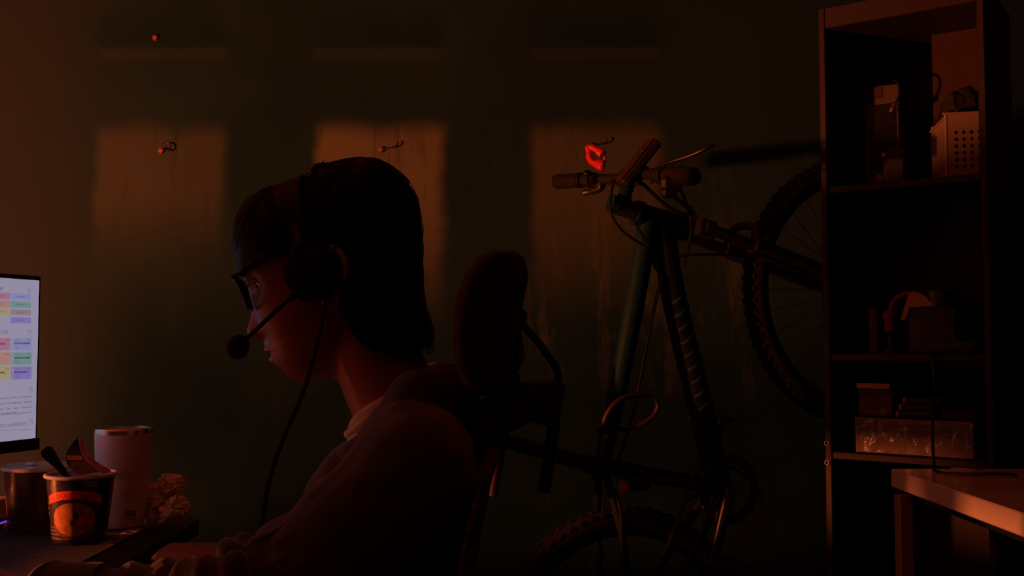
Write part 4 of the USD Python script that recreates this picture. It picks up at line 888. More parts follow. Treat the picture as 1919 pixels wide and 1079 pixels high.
# cable lock
lk = thing('cable_lock', 'thick dark red cable lock looped around the bicycle frame by the seat', 'bicycle lock')
part(lk, 'cable', [tube(spline([bike(1118, 800, .03), bike(1122, 770, .045), bike(1140, 748, .05), bike(1170, 739, .05), bike(1200, 741, .05), bike(1212, 756, .05), bike(1207, 774, .045), bike(1190, 790, .04), bike(1168, 801, .02), bike(1150, 805, -.034), bike(1128, 806, -.034)], 60, closed=False), 0.0062, 10),
      tube(spline([bike(1114, 862, .035), bike(1122, 872, .04), bike(1140, 885, .04), bike(1165, 893, .04), bike(1195, 896, .04), bike(1240, 897, .04), bike(1290, 908, .055)], 40), 0.0062, 10)], M['leather'])
part(lk, 'barrel', tube([bike(1124, 812, .036), bike(1118, 850, .036)], 0.0115, 14), M['black'])

# ------------------------------------------------------------------ office chair
CY = 1.19
chair = thing('office_chair', 'black office chair with a raised headrest behind the person', 'office chair')
def roundh(W, D): return lambda x, y, d: W * np.sqrt(np.clip(1 - (1 - np.clip(d / D, 0, 1)) ** 2, 0, 1)) + 0.004
hr = [(984, 490), (975, 480), (952, 475), (928, 475), (905, 483), (886, 500), (868, 530), (856, 570), (850, 620), (851, 665), (858, 700), (872, 725), (890, 738), (935, 736), (962, 722), (972, 690), (973, 640), (977, 580), (984, 530)]
sp_ = spline(hr, 70, closed=True)
part(chair, 'headrest', inflate(sp_, roundh(0.13, 26), CY, 8), M['fabric'], smooth=50)
hs = [(986, 500), (974, 486), (945, 481), (925, 486), (920, 500), (935, 500), (955, 515), (966, 540), (966, 640), (964, 700), (975, 690), (977, 620), (984, 550)]
part(chair, 'headrest_shell', inflate(spline(hs, 60, closed=True), roundh(0.137, 10), CY, 7), M['leather'], smooth=50)
part(chair, 'headrest_arm', [tube([at(970, 598, CY), at(1008, 640, CY), at(1042, 688, CY), at(1046, 700, CY), at(1045, 718, CY)], [0.0048] * 5, 10, flat=((0, 1, 0), 2.6)), tube([at(974, 594, CY) + [0, -.03, 0], at(974, 594, CY) + [0, .03, 0]], 0.009, 12)], M['black'])
def pxprism(pp, y0, y1):
    pts_ = np.array([at(a, b, CY) for a, b in pp])[:, [0, 2]]
    return prism(pts_, y1 - y0, (0, y0, 0), (1, 0, 0), (0, 0, 1), (0, 1, 0))
part(chair, 'bracket', pxprism([(985, 716), (1050, 712), (1056, 722), (1044, 794), (1004, 788), (975, 760)], CY - .05, CY + .05), M['black'], smooth=False)
part(chair, 'bracket_arm', inflate([(872, 790), (890, 755), (915, 742), (985, 714), (1012, 716), (1012, 786), (1000, 788), (950, 812), (935, 842), (880, 850)], roundh(0.07, 18), CY, 8), M['leather'], smooth=50)
part(chair, 'height_rod', tube([at(1038, 792, CY), at(1030, 860, CY), at(1019, 921, CY)], 0.0078, 12), M['black'])
bkp = [(935, 818), (944, 826), (934, 862), (922, 900), (912, 950), (900, 1010), (893, 1079), (892, 1180), (905, 1330), (870, 1330), (855, 1180), (856, 1079), (866, 1000), (880, 930), (893, 880), (908, 830)]
part(chair, 'backrest', inflate(spline(bkp, 80, closed=True), lambda x, y, d: 0.24 * np.sqrt(np.clip(1 - (1 - np.clip(d / 14, 0, 1)) ** 2, 0, 1)) + 0.002 - 0.06 * np.clip((900 - y) / 80, 0, 1), CY, 11), M['fabric'], smooth=50)
seatx = -0.24
part(chair, 'seat', cbox((seatx, CY, 0.43), (0.48, 0.50, 0.075), 0.03), M['fabric'], smooth=60)
part(chair, 'back_post', tube(spline([(seatx + .16, CY, .37), (seatx + .25, CY, .42), at(905, 1330, CY) + [0.01, 0, 0], at(893, 1240, CY) + [0.01, 0, 0]], 16), 0.02, 12), M['black'])
part(chair, 'column', [tube([(seatx, CY, 0.10), (seatx, CY, 0.40)], 0.025, 16), cbox((seatx, CY, 0.385), (0.2, 0.16, 0.03), 0.006)], M['black'])
for k in range(5):
    a = 0.3 + k * 2 * np.pi / 5; e = np.array([seatx + 0.30 * math.cos(a), CY + 0.30 * math.sin(a), 0.085])
    part(chair, 'base_arm', tube([(seatx, CY, 0.12), e], [0.024, 0.016], 10), M['black'])
    part(chair, 'caster', [tube([e - [0, 0, .012] + np.array([-math.sin(a), math.cos(a), 0]) * s * .006 - [0, 0, .045], e - [0, 0, .012] + np.array([-math.sin(a), math.cos(a), 0]) * s * .024 - [0, 0, .045]], 0.028, 18) for s in (-1, 1)] + [rod(e - [0, 0, .05], e + [0, 0, .01], .008, 8)], M['black'])
# far arm rest
ar0, ar1 = at(295, 1022, 1.47), at(470, 1024, 1.47)
AZ = ar0[2] - 0.014
part(chair, 'armrest', cbox(((ar0[0] + ar0[0] + 0.27) / 2, 1.47, AZ), (0.27, 0.075, 0.026), 0.011), M['leather'], smooth=60)
part(chair, 'armrest_post', tube([(ar0[0] + .15, 1.47, AZ - .01), (seatx + 0.02, 1.46, 0.40), (seatx, 1.40, 0.385)], 0.016, 10), M['black'])
part(chair, 'armrest', cbox((-0.33, 0.965, 0.728), (0.27, 0.075, 0.026), 0.011), M['leather'], smooth=60)
part(chair, 'armrest_post', tube([(-0.28, 0.965, .715), (seatx + 0.02, 0.95, 0.40), (seatx, 1.0, 0.385)], 0.016, 10), M['black'])

# ------------------------------------------------------------------ the person
per = thing('person', 'person in a grey sweatshirt and glasses wearing a headset, leaning towards the screen', 'person')
PY = 1.19; S = F / PY * 1.0
phi = math.radians(19)
HO = at(620, 530, PY); ef = np.array([-math.cos(phi), 0, -math.sin(phi)]); eu = np.array([-math.sin(phi), 0, math.cos(phi)]); el_ = np.array([0, -1.0, 0])
def loc(px, py):
    d = at(px, py, PY) - HO; return np.dot(d, ef), np.dot(d, eu)
def hd_(f, h, l=0.0): return HO + ef * f + eu * h + el_ * l
prof_px = [(520, 392), (494, 415), (474, 448), (462, 480), (455, 508), (461, 530), (468, 550), (471, 570), (471, 590), (466, 606), (462.5, 618), (464, 627), (471, 633.5), (482, 634.5), (489, 636), (494, 641), (496, 648), (499, 656), (505, 661), (510, 664.5), (509, 670), (510, 677), (515, 683), (523, 686), (530, 688), (535, 694), (543, 705), (556, 714), (574, 718)]
pf = np.array([loc(*p) for p in prof_px]); pf = pf[np.argsort(pf[:, 1])]
hmin = pf[0, 1]; htop = 0.122
base_px = [(520, 392), (494, 415), (474, 448), (463, 480), (458, 508), (467, 530), (480, 555), (490, 590), (498, 620), (506, 645), (514, 668), (525, 690), (541, 706), (574, 718)]
pb = np.array([loc(*p) for p in base_px]); pb = pb[np.argsort(pb[:, 1])]
hs_ = np.r_[np.linspace(hmin, 0.03, 64), np.linspace(0.036, htop, 18)]
na = 96
V = []
for h in hs_:
    ft = np.interp(h, pf[:, 1], pf[:, 0]); fb_ = np.interp(h, pb[:, 1], pb[:, 0])
    if h > pf[-1, 1]:
        k = (h - pf[-1, 1]) / (htop - pf[-1, 1]); fb_ = ft = pf[-1, 0] * math.sqrt(max(0, 1 - k ** 2)) + 0.0
    bk_ = np.interp(h, [hmin, -0.092, -0.078, -0.058, -0.02, 0.03, 0.07, 0.10, htop], [0.036, 0.020, -0.008, -0.046, -0.072, -0.086, -0.080, -0.05, 0.0])
    wd = np.interp(h, [hmin, -0.097, -0.088, -0.07, -0.045, -0.02, 0.015, 0.05, 0.08, 0.105, htop], [0.016, 0.027, 0.036, 0.048, 0.058, 0.065, 0.070, 0.072, 0.062, 0.036, 0.002])
    cx = (fb_ + bk_) / 2 if h < -0.05 else 0.010
    if h >= -0.05: cx = 0.01 * min(1, (htop - h) / 0.05)
    a = np.arange(na) * 2 * np.pi / na; ca, sa_ = np.cos(a), np.sin(a)
    A_ = np.where(ca > 0, fb_ - cx, cx - bk_)
    e = np.where(ca > 0, 0.86, 0.95)
    fx_ = cx + A_ * np.sign(ca) * np.abs(ca) ** e; ly_ = wd * np.sign(sa_) * np.abs(sa_) ** 0.9
    nose = ft - fb_; sig = np.interp(h, [-0.10, -0.085, -0.072, -0.048, -0.040, -0.030, -0.022, 0.0, 0.015, 0.036], [0.024, 0.022, 0.019, 0.020, 0.012, 0.0165, 0.015, 0.0105, 0.0085, 0.011])
    fx_ = fx_ + np.where(ca > 0, nose * np.exp(-(ly_ / sig) ** 2), 0)
    # eye sockets, cheek bones
    fx_ = fx_ - np.where(ca > 0, 0.010 * np.exp(-((np.abs(ly_) - 0.032) / 0.015) ** 2 - ((h - 0.022) / 0.012) ** 2), 0)
    fx_ = fx_ + np.where(ca > 0, 0.004 * np.exp(-((np.abs(ly_) - 0.040) / 0.016) ** 2 - ((h + 0.006) / 0.018) ** 2), 0)
    # nostril wings
    fx_ = fx_ + np.where(ca > 0, 0.007 * np.exp(-((np.abs(ly_) - 0.014) / 0.006) ** 2 - ((h + 0.027) / 0.007) ** 2), 0)
    V.append([hd_(f_, h, l_) for f_, l_ in zip(fx_, ly_)])
V = np.array(V); nr = len(hs_)
verts = np.vstack([V.reshape(-1, 3), V[0].mean(0), V[-1].mean(0)]); fc = []
for i in range(nr - 1):
    for j in range(na):
        a, b = i * na + j, i * na + (j + 1) % na; fc += [[a, b, b + na], [a, b + na, a + na]]
for j in range(na): fc.append([nr * na, (j + 1) % na, j]); fc.append([nr * na + 1, (nr - 1) * na + j, (nr - 1) * na + (j + 1) % na])
head = tm(verts, fc); trimesh.repair.fix_normals(head)
if head.volume < 0: head.invert()
# ears
def ear(s):
    c = hd_(-0.012, -0.004, s * 0.073)
    o = spline([c + eu * .030 + ef * .006, c + eu * .034 - ef * .010, c + eu * .020 - ef * .022, c - eu * .004 - ef * .018, c - eu * .022 - ef * .004, c - eu * .032 + ef * .006, c - eu * .024 + ef * .012, c + eu * .004 + ef * .010], 36, closed=True)
    o = o + el_ * s * (0.004 + 0.010 * np.clip(-(o - c) @ ef / 0.022, 0, 1))[:, None]
    rim_ = tube(o, 0.0042, 8, closed=True)
    disc = Manifold.hull_points(np.vstack([o - el_ * s * .002, o * .5 + c * .5 + el_ * s * .003, o - el_ * s * .010]))
    return to_man(rim_) + disc
neck0, neck1 = at(690, 618, PY), at(742, 752, PY)
NB = at(770, 800, PY)
shN, shF = np.array([-0.102, 1.03, 0.922]), np.array([-0.105, 1.335, 0.945])
elN, wrN = np.array([-0.270, 0.985, 0.800]), np.array([-0.448, 0.985, 0.799])
elF, wrF = np.array([-0.13, 1.365, 0.685]), np.array([-0.36, 1.30, 0.655])
hip = np.array([-0.205, PY, 0.585]); chest = np.array([-0.145, PY, 0.82])
skin_b = bones([[(at(668, 590, PY), .050), (neck1, .053), (NB, .062), (chest, .085), (hip, .09)],
                [(NB, .05), (shN, .045), (elN, .032), (wrN, .026)], [(NB, .05), (shF, .045), (elF, .032), (wrF, .026)],
                [(hip + [0, -.08, 0], .075), (np.array([-.56, 1.07, .52]), .05), (np.array([-.55, 1.06, .10]), .036)], [(hip + [0, .08, 0], .075), (np.array([-.56, 1.31, .52]), .05), (np.array([-.55, 1.32, .10]), .036)],
                [(at(628, 672, PY), .022), (at(680, 650, PY), .045)]], 24)
def hand(w, d, up, side, spread=0.9, curl=0.5, s=1.0):
    "hand from the wrist w, pointing along d, back of the hand up; side is the thumb's side"
    d, up, side = [np.asarray(x, float) / np.linalg.norm(x) for x in (d, up, side)]
    ch = []
    palm = [(w, .024)]
    for k, (o, l, r) in enumerate([(0.030, 0.074, .0092), (0.010, 0.082, .0096), (-0.010, 0.076, .0092), (-0.028, 0.060, .0082)]):
        kn = w + d * (0.088 - 0.006 * abs(k - 1)) + side * o + up * (0.004 if k in (1, 2) else 0)
        ch.append([(w + side * o * 0.45 + d * .01, .019), (kn, .0125)])
        p1 = kn + (d * math.cos(.25) - up * math.sin(.25)) * l * .45 + side * o * .12
        p2 = p1 + (d * math.cos(curl) - up * math.sin(curl)) * l * .32 + side * o * .05
        p3 = p2 + (d * math.cos(curl * 1.7) - up * math.sin(curl * 1.7)) * l * .24
        ch.append([(kn, r * 1.12), (p1, r), (p2, r * .93), (p3, r * .82)])
    t0 = w + d * .022 + side * .022 - up * .006; t1 = t0 + d * .034 + side * .024 - up * .008; t2 = t1 + d * .028 + side * .008 - up * .006
    ch.append([(w, .02), (t0, .0165), (t1, .0112), (t2, .009)])
    return bones(ch, 16)
hN = hand(wrN + [-.006, 0, 0.006], (-1, 0.06, 0.30), (-0.3, 0, 1), (0, 1, 0), curl=0.75)
hF = hand(wrF + [-.012, 0, 0], (-1, 0, -.2), (0, 0, 1), (0, -1, 0), curl=0.6)
body = smoothed(skin_b + hN + hF, 0.010, 8)
body_m = to_man(body) + to_man(head) + ear(1) + ear(-1)
bodyt = from_man(body_m)
skin_o = part(per, 'body', bodyt, M['skin'], smooth=40)
for s in (1, -1):
    ec = hd_(0.0645, 0.0225, s * 0.0325)
    part(per, 'eye', ball(ec, 0.0118, 3), M['eye'], smooth=True)
    part(per, 'iris', ball(ec + ef * 0.0088 + eu * -0.001 + el_ * s * 0.0012, 0.0052, 2, (1, 1, 1)), M['iris'], smooth=True)
    part(per, 'eyelid', tube(spline([ec + ef * .004 + el_ * s * .0135 - eu * .001, ec + ef * .0105 + el_ * s * .007 + eu * .006, ec + ef * .012 + eu * .0072 - el_ * s * .001, ec + ef * .010 - el_ * s * .011 - eu * .001], 14), 0.0021, 8), M['skin'], smooth=True)
    part(per, 'eyebrow', tube(spline([ec + ef * .010 + el_ * s * .018 + eu * .016, ec + ef * .017 + eu * .0205 + el_ * s * .004, ec + ef * .018 - el_ * s * .012 + eu * .0175], 12), [0.0015, 0.002, 0.0026, 0.003, 0.003, 0.003, 0.003, 0.0028, 0.0026, 0.0024, 0.002, 0.0016], 8, flat=(ef, 0.6)), M['hair'])
def lipm(pxl, w, r, name):
    c = np.array(loc(*pxl)); pts_ = [hd_(c[0] - 0.0035 - 0.012 * (t / w) ** 2, c[1] - 0.002 * (t / w) ** 2, t) for t in np.linspace(-w, w, 17)]
    part(per, name, tube(pts_, r * np.sqrt(np.clip(1.02 - (np.linspace(-1, 1, 17)) ** 2, 0.02, 1)), 10), M['lip'], smooth=True)
lipm((499, 656), 0.021, 0.0058, 'upper_lip'); lipm((510, 675), 0.020, 0.0066, 'lower_lip')

# hair: a thick cap cut at the hairline
hair_px = [(452, 518), (445, 492), (441, 466), (444, 430), (455, 398), (474, 372), (500, 356), (528, 348), (560, 345), (588, 345), (592, 322), (600, 314), (622, 309), (640, 304), (668, 299), (695, 298), (720, 306), (745, 322), (768, 348), (781, 380), (788, 420), (788, 470), (790, 530), (796, 565), (805, 595), (812, 622), (813, 640), (800, 650), (782, 655), (760, 662), (735, 660), (712, 656), (690, 640), (672, 612), (660, 585), (655, 540), (648, 500), (632, 478), (612, 474), (600, 492), (592, 520), (583, 532), (572, 505), (562, 480), (548, 482), (530, 494), (510, 500), (490, 508), (470, 520)]
sil = Polygon([(452, 530), (445, 492), (441, 466), (444, 430), (455, 398), (474, 372), (500, 356), (528, 348), (560, 345), (588, 338), (600, 318), (640, 304), (695, 298), (745, 322), (781, 380), (788, 470), (800, 580), (813, 650), (760, 700), (600, 720), (480, 620)])
def hair_half(x, y, d):
    ds = np.array([sil.exterior.distance(Point(a, b)) for a, b in zip(x, y)])
    w = 0.083 * np.sqrt(np.clip(1 - (1 - np.clip(ds / 105, 0, 1)) ** 2, 0, 1)) + 0.004
    nz = meshkit.noise(np.c_[x / 16, y / 38, 0 * x], 4) - .5
    return w * np.where(y > 590, 1 - 0.12 * np.clip((y - 590) / 60, 0, 1), 1) + nz * 0.006
hp = np.array(Polygon(hair_px).buffer(0).exterior.coords)
part(per, 'hair', inflate(hair_px, hair_half, PY, 6.5), M['hair'], smooth=60)
# loose strands
def strands():
    pts_, cnt = [], []
    def add(p):
        q = spline(p, 7); pts_.extend(q.tolist()); cnt.append(len(q))
    for k in range(130):          # over the crown and down the back
        i = rng.integers(0, 12); t = rng.uniform(-0.05, 0.05)
        base = [(600, 316), (625, 308), (650, 302), (680, 298), (705, 301), (730, 313), (752, 330), (770, 352), (782, 385), (787, 420), (789, 470), (791, 540)]
        a = np.array(base[i]); b = np.array(base[min(i + 1, 11)]); j = rng.uniform(-3, 3)
        d = b - a; n = np.array([d[1], -d[0]]) / (np.linalg.norm(d) + 1e-9)
        L = rng.uniform(.6, 1.5); o = rng.uniform(0, 5); sh_ = [0, 0, 0]
        p = [at(*(a - d * .1), PY + t), at(*(a + d * .4 * L + n * o), PY + t * 1.02), at(*(a + d * .8 * L + n * (o + j * .4)), PY + t * 1.02), at(*(a + d * 1.2 * L + n * (j * .3)), PY + t)]
        add(p)
    for k in range(60):           # spikes behind the headband
        x0 = rng.uniform(590, 655); t = rng.uniform(-.04, .04)
        add([at(x0, 318, PY + t), at(x0 - 1, 310 - rng.uniform(0, 4), PY + t), at(x0 - rng.uniform(-4, 5), 305 - rng.uniform(-5, 3) - (x0 - 590) * .1, PY + t)])
    for k in range(170):          # fringe and nape
        if k < 70: continue
        else:
            x0 = rng.uniform(690, 812); t = rng.uniform(-.072, .05)
            add([at(x0 - 4, 615, PY + t), at(x0, 640, PY + t), at(x0 + rng.uniform(0, 6), 652 + rng.uniform(0, 14), PY + t * .95)])
    cap = Polygon(hair_px).buffer(-2)
    P0 = np.array([690.0, 335.0])
    for k in range(1500):
        a = rng.uniform(0, 2 * np.pi); side = 1 if k % 4 else -1
        r0 = rng.uniform(5, 190); d = np.array([math.cos(a), math.sin(a)]); L = rng.uniform(60, 130)
        q = [P0 + d * r0]; v_ = d + [0, 0.5]
        for _ in range(6):
            v_ = v_ + np.array([rng.normal(0, .06), 0.22 + rng.normal(0, .06)]); v_ /= np.linalg.norm(v_); q.append(q[-1] + v_ * L / 6)
        q = np.array([z for z in q if cap.contains(Point(*z))])
        if len(q) < 4: continue
        hh = hair_half(q[:, 0], q[:, 1], None) + rng.uniform(-0.0008, 0.0022)
        add([at(a_, b_, PY) - [0, side * h_, 0] for (a_, b_), h_ in zip(q, hh)])
    c = UsdGeom.BasisCurves.Define(stage, str(per.GetPath()) + '/loose_hair'); c.CreateTypeAttr('linear')
    c.CreatePointsAttr(Vt.Vec3fArray.FromNumpy(np.array(pts_, np.float32))); c.CreateCurveVertexCountsAttr(Vt.IntArray(cnt)); c.CreateWidthsAttr(Vt.FloatArray([0.0007])); c.SetWidthsInterpolation('constant')
    UsdShade.MaterialBindingAPI.Apply(c.GetPrim()).Bind(M['hair']); setd(c.GetPrim(), kind='stuff')
strands()

# clothes
hood_parts = bones([[(NB + [0.015, 0, -.02], .066), (chest + [0.0, 0, .04], .096), (hip + [0.0, 0, .02], .118)],
    [(NB + [0.010, -.05, -.02], .062), (shN, .066), (np.array([-.178, 1.0, .847]), .059), (elN + [0.01, 0, 0], .056)],
    [(elN + [0.01, 0, 0], .056), (elN + [-.06, 0, 0.0], .050), (wrN + [.06, 0, 0.002], .043), (wrN + [.012, 0, .001], .040)],
    [(NB + [0.010, .05, -.02], .062), (shF, .064), (np.array([-.12, 1.355, .81]), .058), (elF, .055), (wrF + [.03, 0, 0], .040)],
    [(chest + [0, -.09, .02], .092), (hip + [0, -.08, 0.02], .12)], [(chest + [0, .09, .02], .092), (hip + [0, .08, 0.02], .12)], [(NB + [.012, -.08, -.03], .060), (chest + [0, -.08, 0], .094)], [(NB + [.012, .08, -.03], .060), (chest + [0, .08, 0], .094)],
    [(at(838, 738, PY) + [0, -.055, 0], .030), (at(846, 740, PY), .034), (at(838, 738, PY) + [0, .055, 0], .030)], [(at(800, 745, PY) + [0, -.075, 0], .034), (at(838, 742, PY) + [0, -.055, 0], .030)], [(at(800, 745, PY) + [0, .075, 0], .034), (at(838, 742, PY) + [0, .055, 0], .030)],
    [(at(742, 815, PY) + [0, -.07, 0], .030), (at(800, 745, PY) + [0, -.075, 0], .034)], [(at(742, 815, PY) + [0, .07, 0], .030), (at(800, 745, PY) + [0, .075, 0], .034)], [(at(708, 862, PY) + [0, -.04, 0], .030), (at(708, 862, PY) + [0, .04, 0], .030), (at(742, 815, PY) + [0, .07, 0], .030)], [(at(708, 862, PY) + [0, -.04, 0], .030), (at(742, 815, PY) + [0, -.07, 0], .030)],
    [(at(446, 1044, .98), .017), (at(436, 1052, 1.0), .02)], [(at(462, 1030, 1.02), .014), (at(470, 1050, 1.0), .02)], [(at(428, 1078, .93), .022), (at(410, 1086, .93), .02)], [(at(372, 1083, .935), .020), (at(352, 1090, .94), .016)]], 20)
# neck opening, wider at the front where the t-shirt shows
front_open = bones([[(at(676, 778, PY), .040), (at(720, 765, PY), .058)]], 24)
hood_parts = hood_parts - bones([[(at(700, 690, PY), .050), (at(738, 752, PY), .062), (at(752, 775, PY), .06)]], 28) - front_open
cs_ = smoothed(hood_parts, 0.011, 14)
v = np.array(cs_.vertices); n = np.array(cs_.vertex_normals)
arm = np.clip((1.12 - v[:, 1]) / 0.1, 0, 1) * np.clip((-.2 - v[:, 0]) / .05, 0, 1)
wr1 = np.sin(v[:, 0] * 190 + 6 * meshkit.noise(v * 22, 3)) * 0.0035 * arm * (0.4 + meshkit.noise(v * 12, 9))
wr2 = (meshkit.fbm(v * [22, 14, 30], 3, 5) - .5) * 0.014
wr3 = np.abs(meshkit.noise(v @ np.array([[.7, .2, .7], [0, 1, 0], [-.7, .2, .7]]) * [9, 6, 26], 8) - .5) * 0.012
v = v + n * (wr1 + wr2 * (1 - .5 * arm) + wr3 * (1 - arm))[:, None]
part(per, 'sweatshirt', tm(v, cs_.faces), M['hoodie'], smooth=70)
# cuff and collar
cf = wrN + np.array([.004, 0, .003])
part(per, 'cuff', [tube([cf + np.array([0.006 * math.sin(2 * a), .041 * math.cos(a), .041 * math.sin(a)]) for a in np.linspace(0, 2 * np.pi, 40, endpoint=False)], 0.0062, 10, closed=True), lathe([(.0405, 0), (.0455, 0), (.0455, .05), (.0405, .05), (.0405, 0)], 36, cf, (1, 0, 0))], M['hoodie'])
cc = at(735, 752, PY); cu = (at(700, 640, PY) - at(745, 765, PY)); cu /= np.linalg.norm(cu); c1 = np.cross([0, 1, 0], cu); c1 /= np.linalg.norm(c1)
colr = lambda R1, R2, o: np.array([cc + cu * o + c1 * R1 * math.cos(a) + np.array([0, 1, 0]) * R2 * math.sin(a) - cu * 0.016 * math.cos(a) * (-1 if np.dot(c1, [1, 0, 0]) > 0 else 1) for a in np.linspace(0, 2 * np.pi, 48, endpoint=False)])
part(per, 'tshirt_collar', [tube(colr(.058, .060, -.012), .0075, 10, closed=True), tube(colr(.060, .062, -.002), .0055, 10, closed=True), tube(colr(.063, .064, -.024), .009, 10, closed=True), tube(spline([at(676, 799, PY), at(682, 795, PY) + [0, -.032, 0], at(712, 770, PY) + [0, -.060, 0], at(770, 738, PY) + [0, -.062, 0], at(812, 716, PY), at(770, 738, PY) + [0, .062, 0], at(712, 770, PY) + [0, .060, 0], at(682, 795, PY) + [0, .032, 0]], 48, closed=True), .013, 10, closed=True)], M['tee'])
part(per, 'sweatshirt_collar', tube(colr(.073, .072, -.022), .0105, 12, closed=True), M['hoodie'])
pt = bones([[(hip + [0, -.085, -.02], .10), (np.array([-.56, 1.07, .52]), .075), (np.array([-.55, 1.06, .12]), .058)], [(hip + [0, .085, -.02], .10), (np.array([-.56, 1.31, .52]), .075), (np.array([-.55, 1.32, .12]), .058)], [(hip + [0, -.06, -.02], .11), (hip + [0, .06, -.02], .11)]], 20)
part(per, 'trousers', smoothed(pt, 0.02, 10), M['pants'], smooth=60)
for y in (1.06, 1.32):
    part(per, 'shoe', smoothed(bones([[(np.array([-.52, y, .048]), .046), (np.array([-.62, y, .045]), .043), (np.array([-.71, y, .036]), .034)]], 18), .012, 6), M['black'], smooth=60)

# glasses
gl = thing('glasses', 'black framed glasses on the person\'s nose', 'glasses')
gf = loc(447.5, 526)[0]; gh = loc(447.5, 526)[1]
gl_h = 0.041
def rimpts(s, n=40):
    w, hh, r = 0.050, gl_h, 0.012; c = []
    for k in range(n):
        a = 2 * np.pi * k / n; x = np.sign(math.cos(a)) * abs(math.cos(a)) ** .55 * w / 2; y = np.sign(math.sin(a)) * abs(math.sin(a)) ** .55 * hh / 2
        l = s * (0.034) + x; c.append(hd_(gf - 0.004 - 5.0 * max(0, abs(l) - 0.02) ** 2 + (y + hh / 2) * 0.10 - .004, gh - hh / 2 + y, l))
    return np.array(c)
for s in (1, -1):
    rp = rimpts(s)
    part(gl, 'rim', tube(rp, 0.0019, 8, closed=True), M['gloss'])
    part(gl, 'brow_bar', tube(rp[3:18], 0.0031, 8), M['gloss'])
    c = rp.mean(0); cv = np.vstack([rp, c + ef * 0.0022]); lens = tm(cv, [[k, (k + 1) % len(rp), len(rp)] for k in range(len(rp))])
    part(gl, 'lens', lens, M['lens'], smooth=True)
    corner = hd_(gf - 0.0085, gh - 0.003, s * 0.0605)
    part(gl, 'temple', tube(spline([corner, hd_(gf - .03, gh - .001, s * .0695), hd_(0.03, gh + .002, s * .0775), hd_(-0.01, gh + .002, s * .0785), hd_(-.032, gh - .018, s * .076)], 24), 0.0024, 8, flat=((0, 1, 0), 0.6)), M['gloss'])
    part(gl, 'nose_pad', ball(hd_(gf - 0.012, gh - 0.026, s * 0.0105), 0.0036, 2, (1, .6, 1.2)), M['clear'])
part(gl, 'bridge', tube(spline([hd_(gf - .005, gh - .012, -.0095), hd_(gf - .001, gh - .009, 0), hd_(gf - .005, gh - .012, .0095)], 10), 0.0021, 8), M['gloss'])

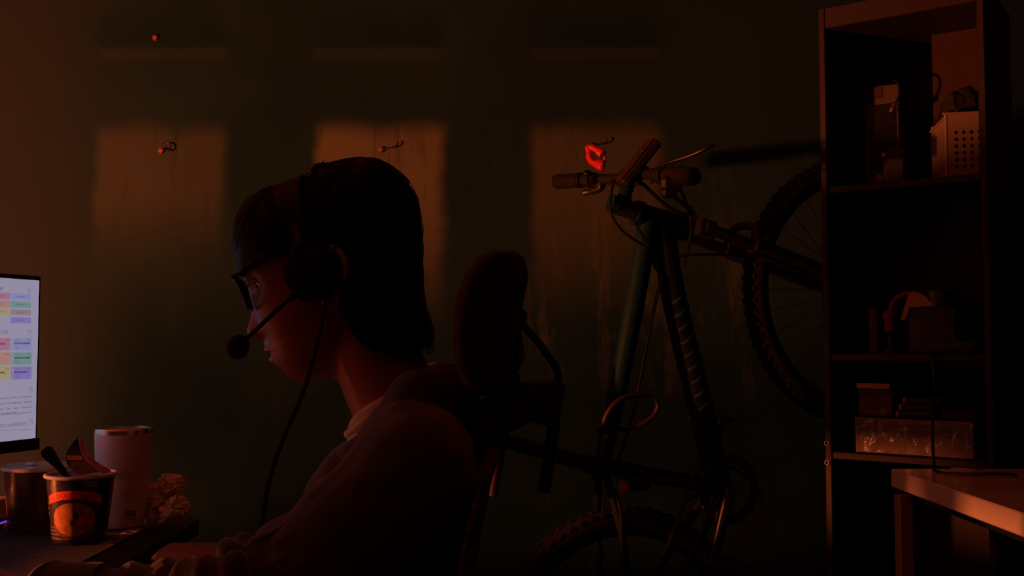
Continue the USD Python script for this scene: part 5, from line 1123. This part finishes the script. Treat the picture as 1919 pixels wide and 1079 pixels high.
# headset
hs = thing('headset', 'black headset with a microphone boom on the person\'s head', 'headset')
top = at(553, 347, PY); e_n = at(611, 522, 1.098); ek = loc(611, 522); 
upv = top - HO; 
def bandpt(a):
    "a from -1 (far ear) to 1 (near ear)"
    t = a * math.pi / 2; base = at(606, 505, PY)
    c_, s_ = max(math.cos(t), 0), math.sin(t)
    return base + (top - base) * c_ ** 0.72 + el_ * 0.0945 * np.sign(s_) * abs(s_) ** 0.8
bp_ = np.array([bandpt(a) for a in np.linspace(-1, 1, 41)])
bd = np.array([math.cos(0.28), 0, math.sin(0.0)]); bdir = np.cross(top - at(606, 505, PY), [0, 1, 0]); bdir /= np.linalg.norm(bdir)
def band(w, th, off):
    nrm = []
    p = bp_; t = np.gradient(p, axis=0); t /= np.linalg.norm(t, axis=1, keepdims=True); nn = np.cross(t, bdir); 
    ce = at(606, 505, PY); sg = np.sign(((p - ce) * nn).sum(1)); nn = nn * np.where(sg == 0, 1, sg)[:, None]
    k = np.linspace(-1, 1, 41); ww = w * (0.45 + 0.55 * (1 - np.abs(k) ** 2))[:, None]
    prof = [(-.5, 0), (-.5, 1), (.5, 1), (.5, 0)]
    v = np.vstack([[p[i] + nn[i] * (off + th * b) + bdir * ww[i] * a for a, b in prof] for i in range(41)]); f = []
    for i in range(40):
        for j in range(4):
            a0, a1 = i * 4 + j, i * 4 + (j + 1) % 4; f += [[a0, a1, a1 + 4], [a0, a1 + 4, a0 + 4]]
    f += [[0, 2, 1], [0, 3, 2], [160, 161, 162], [160, 162, 163]]
    m = tm(v, f); trimesh.repair.fix_normals(m); return m
part(hs, 'headband', band(0.034, 0.004, 0.0), M['headphone'], smooth=30)
part(hs, 'headband_pad', band(0.024, 0.006, -0.006), M['headphone'], smooth=30)
for s, Ye in ((1, 1.094), (-1, 1.286)):
    c = at(611, 522, PY) * [1, 0, 1] + [0, Ye, 0]; d = el_ * s
    part(hs, 'ear_cup', lathe([(0, 0.016), (0.018, 0.015), (0.026, 0.010), (0.028, 0.0), (0.027, -0.006), (0, -0.006)][::-1], 32, c, d), M['headphone'])
    part(hs, 'ear_cushion', tube([c - d * .008 + np.array([math.cos(a) * .021, 0, math.sin(a) * .024]) for a in np.linspace(0, 2 * np.pi, 32, endpoint=False)], 0.008, 10, closed=True), M['headphone'])
    part(hs, 'slider', tube([bandpt(s * .98) + d * .004, bandpt(s * .8) + d * .004], 0.005, 8, flat=(d, .5)), M['steel'])
    part(hs, 'yoke', tube([c + d * .012 + np.array([-.006, 0, .0]), c + d * .013 + np.array([-.014, 0, .026]), bandpt(s * .93) + d * .005], 0.0045, 8), M['headphone'])
b0 = at(590, 532, 1.085); bm = [b0, at(560, 548, 1.083), at(520, 580, 1.088), at(486, 612, 1.10), at(462, 634, 1.11)]
part(hs, 'boom', tube(spline(bm, 40), np.r_[np.full(6, .0052), np.full(6, .0038), np.full(28, .0025)], 8), M['headphone'])
mcn = at(446, 650, 1.112)
mb = ball(mcn, 1.0, 3, (0.0122, 0.0122, 0.0138), np.array([[math.cos(.25), 0, math.sin(.25)], [0, 1, 0], [-math.sin(.25), 0, math.cos(.25)]]))
part(hs, 'microphone_foam', mb, mat('black_foam', (0.012, 0.012, 0.012), 0.95, bump=0.9, bscale=700), smooth=True)
part(hs, 'cable', tube(spline([at(611, 566, 1.09), at(602, 612, 1.075), at(585, 680, 1.05), at(566, 740, 1.03), at(540, 800, 1.01), at(515, 865, 1.0), at(500, 920, 1.0), at(493, 965, 1.0), at(490, 1000, 1.005), at(489, 1012, 1.01)], 70), 0.0024, 8), M['rubber'])
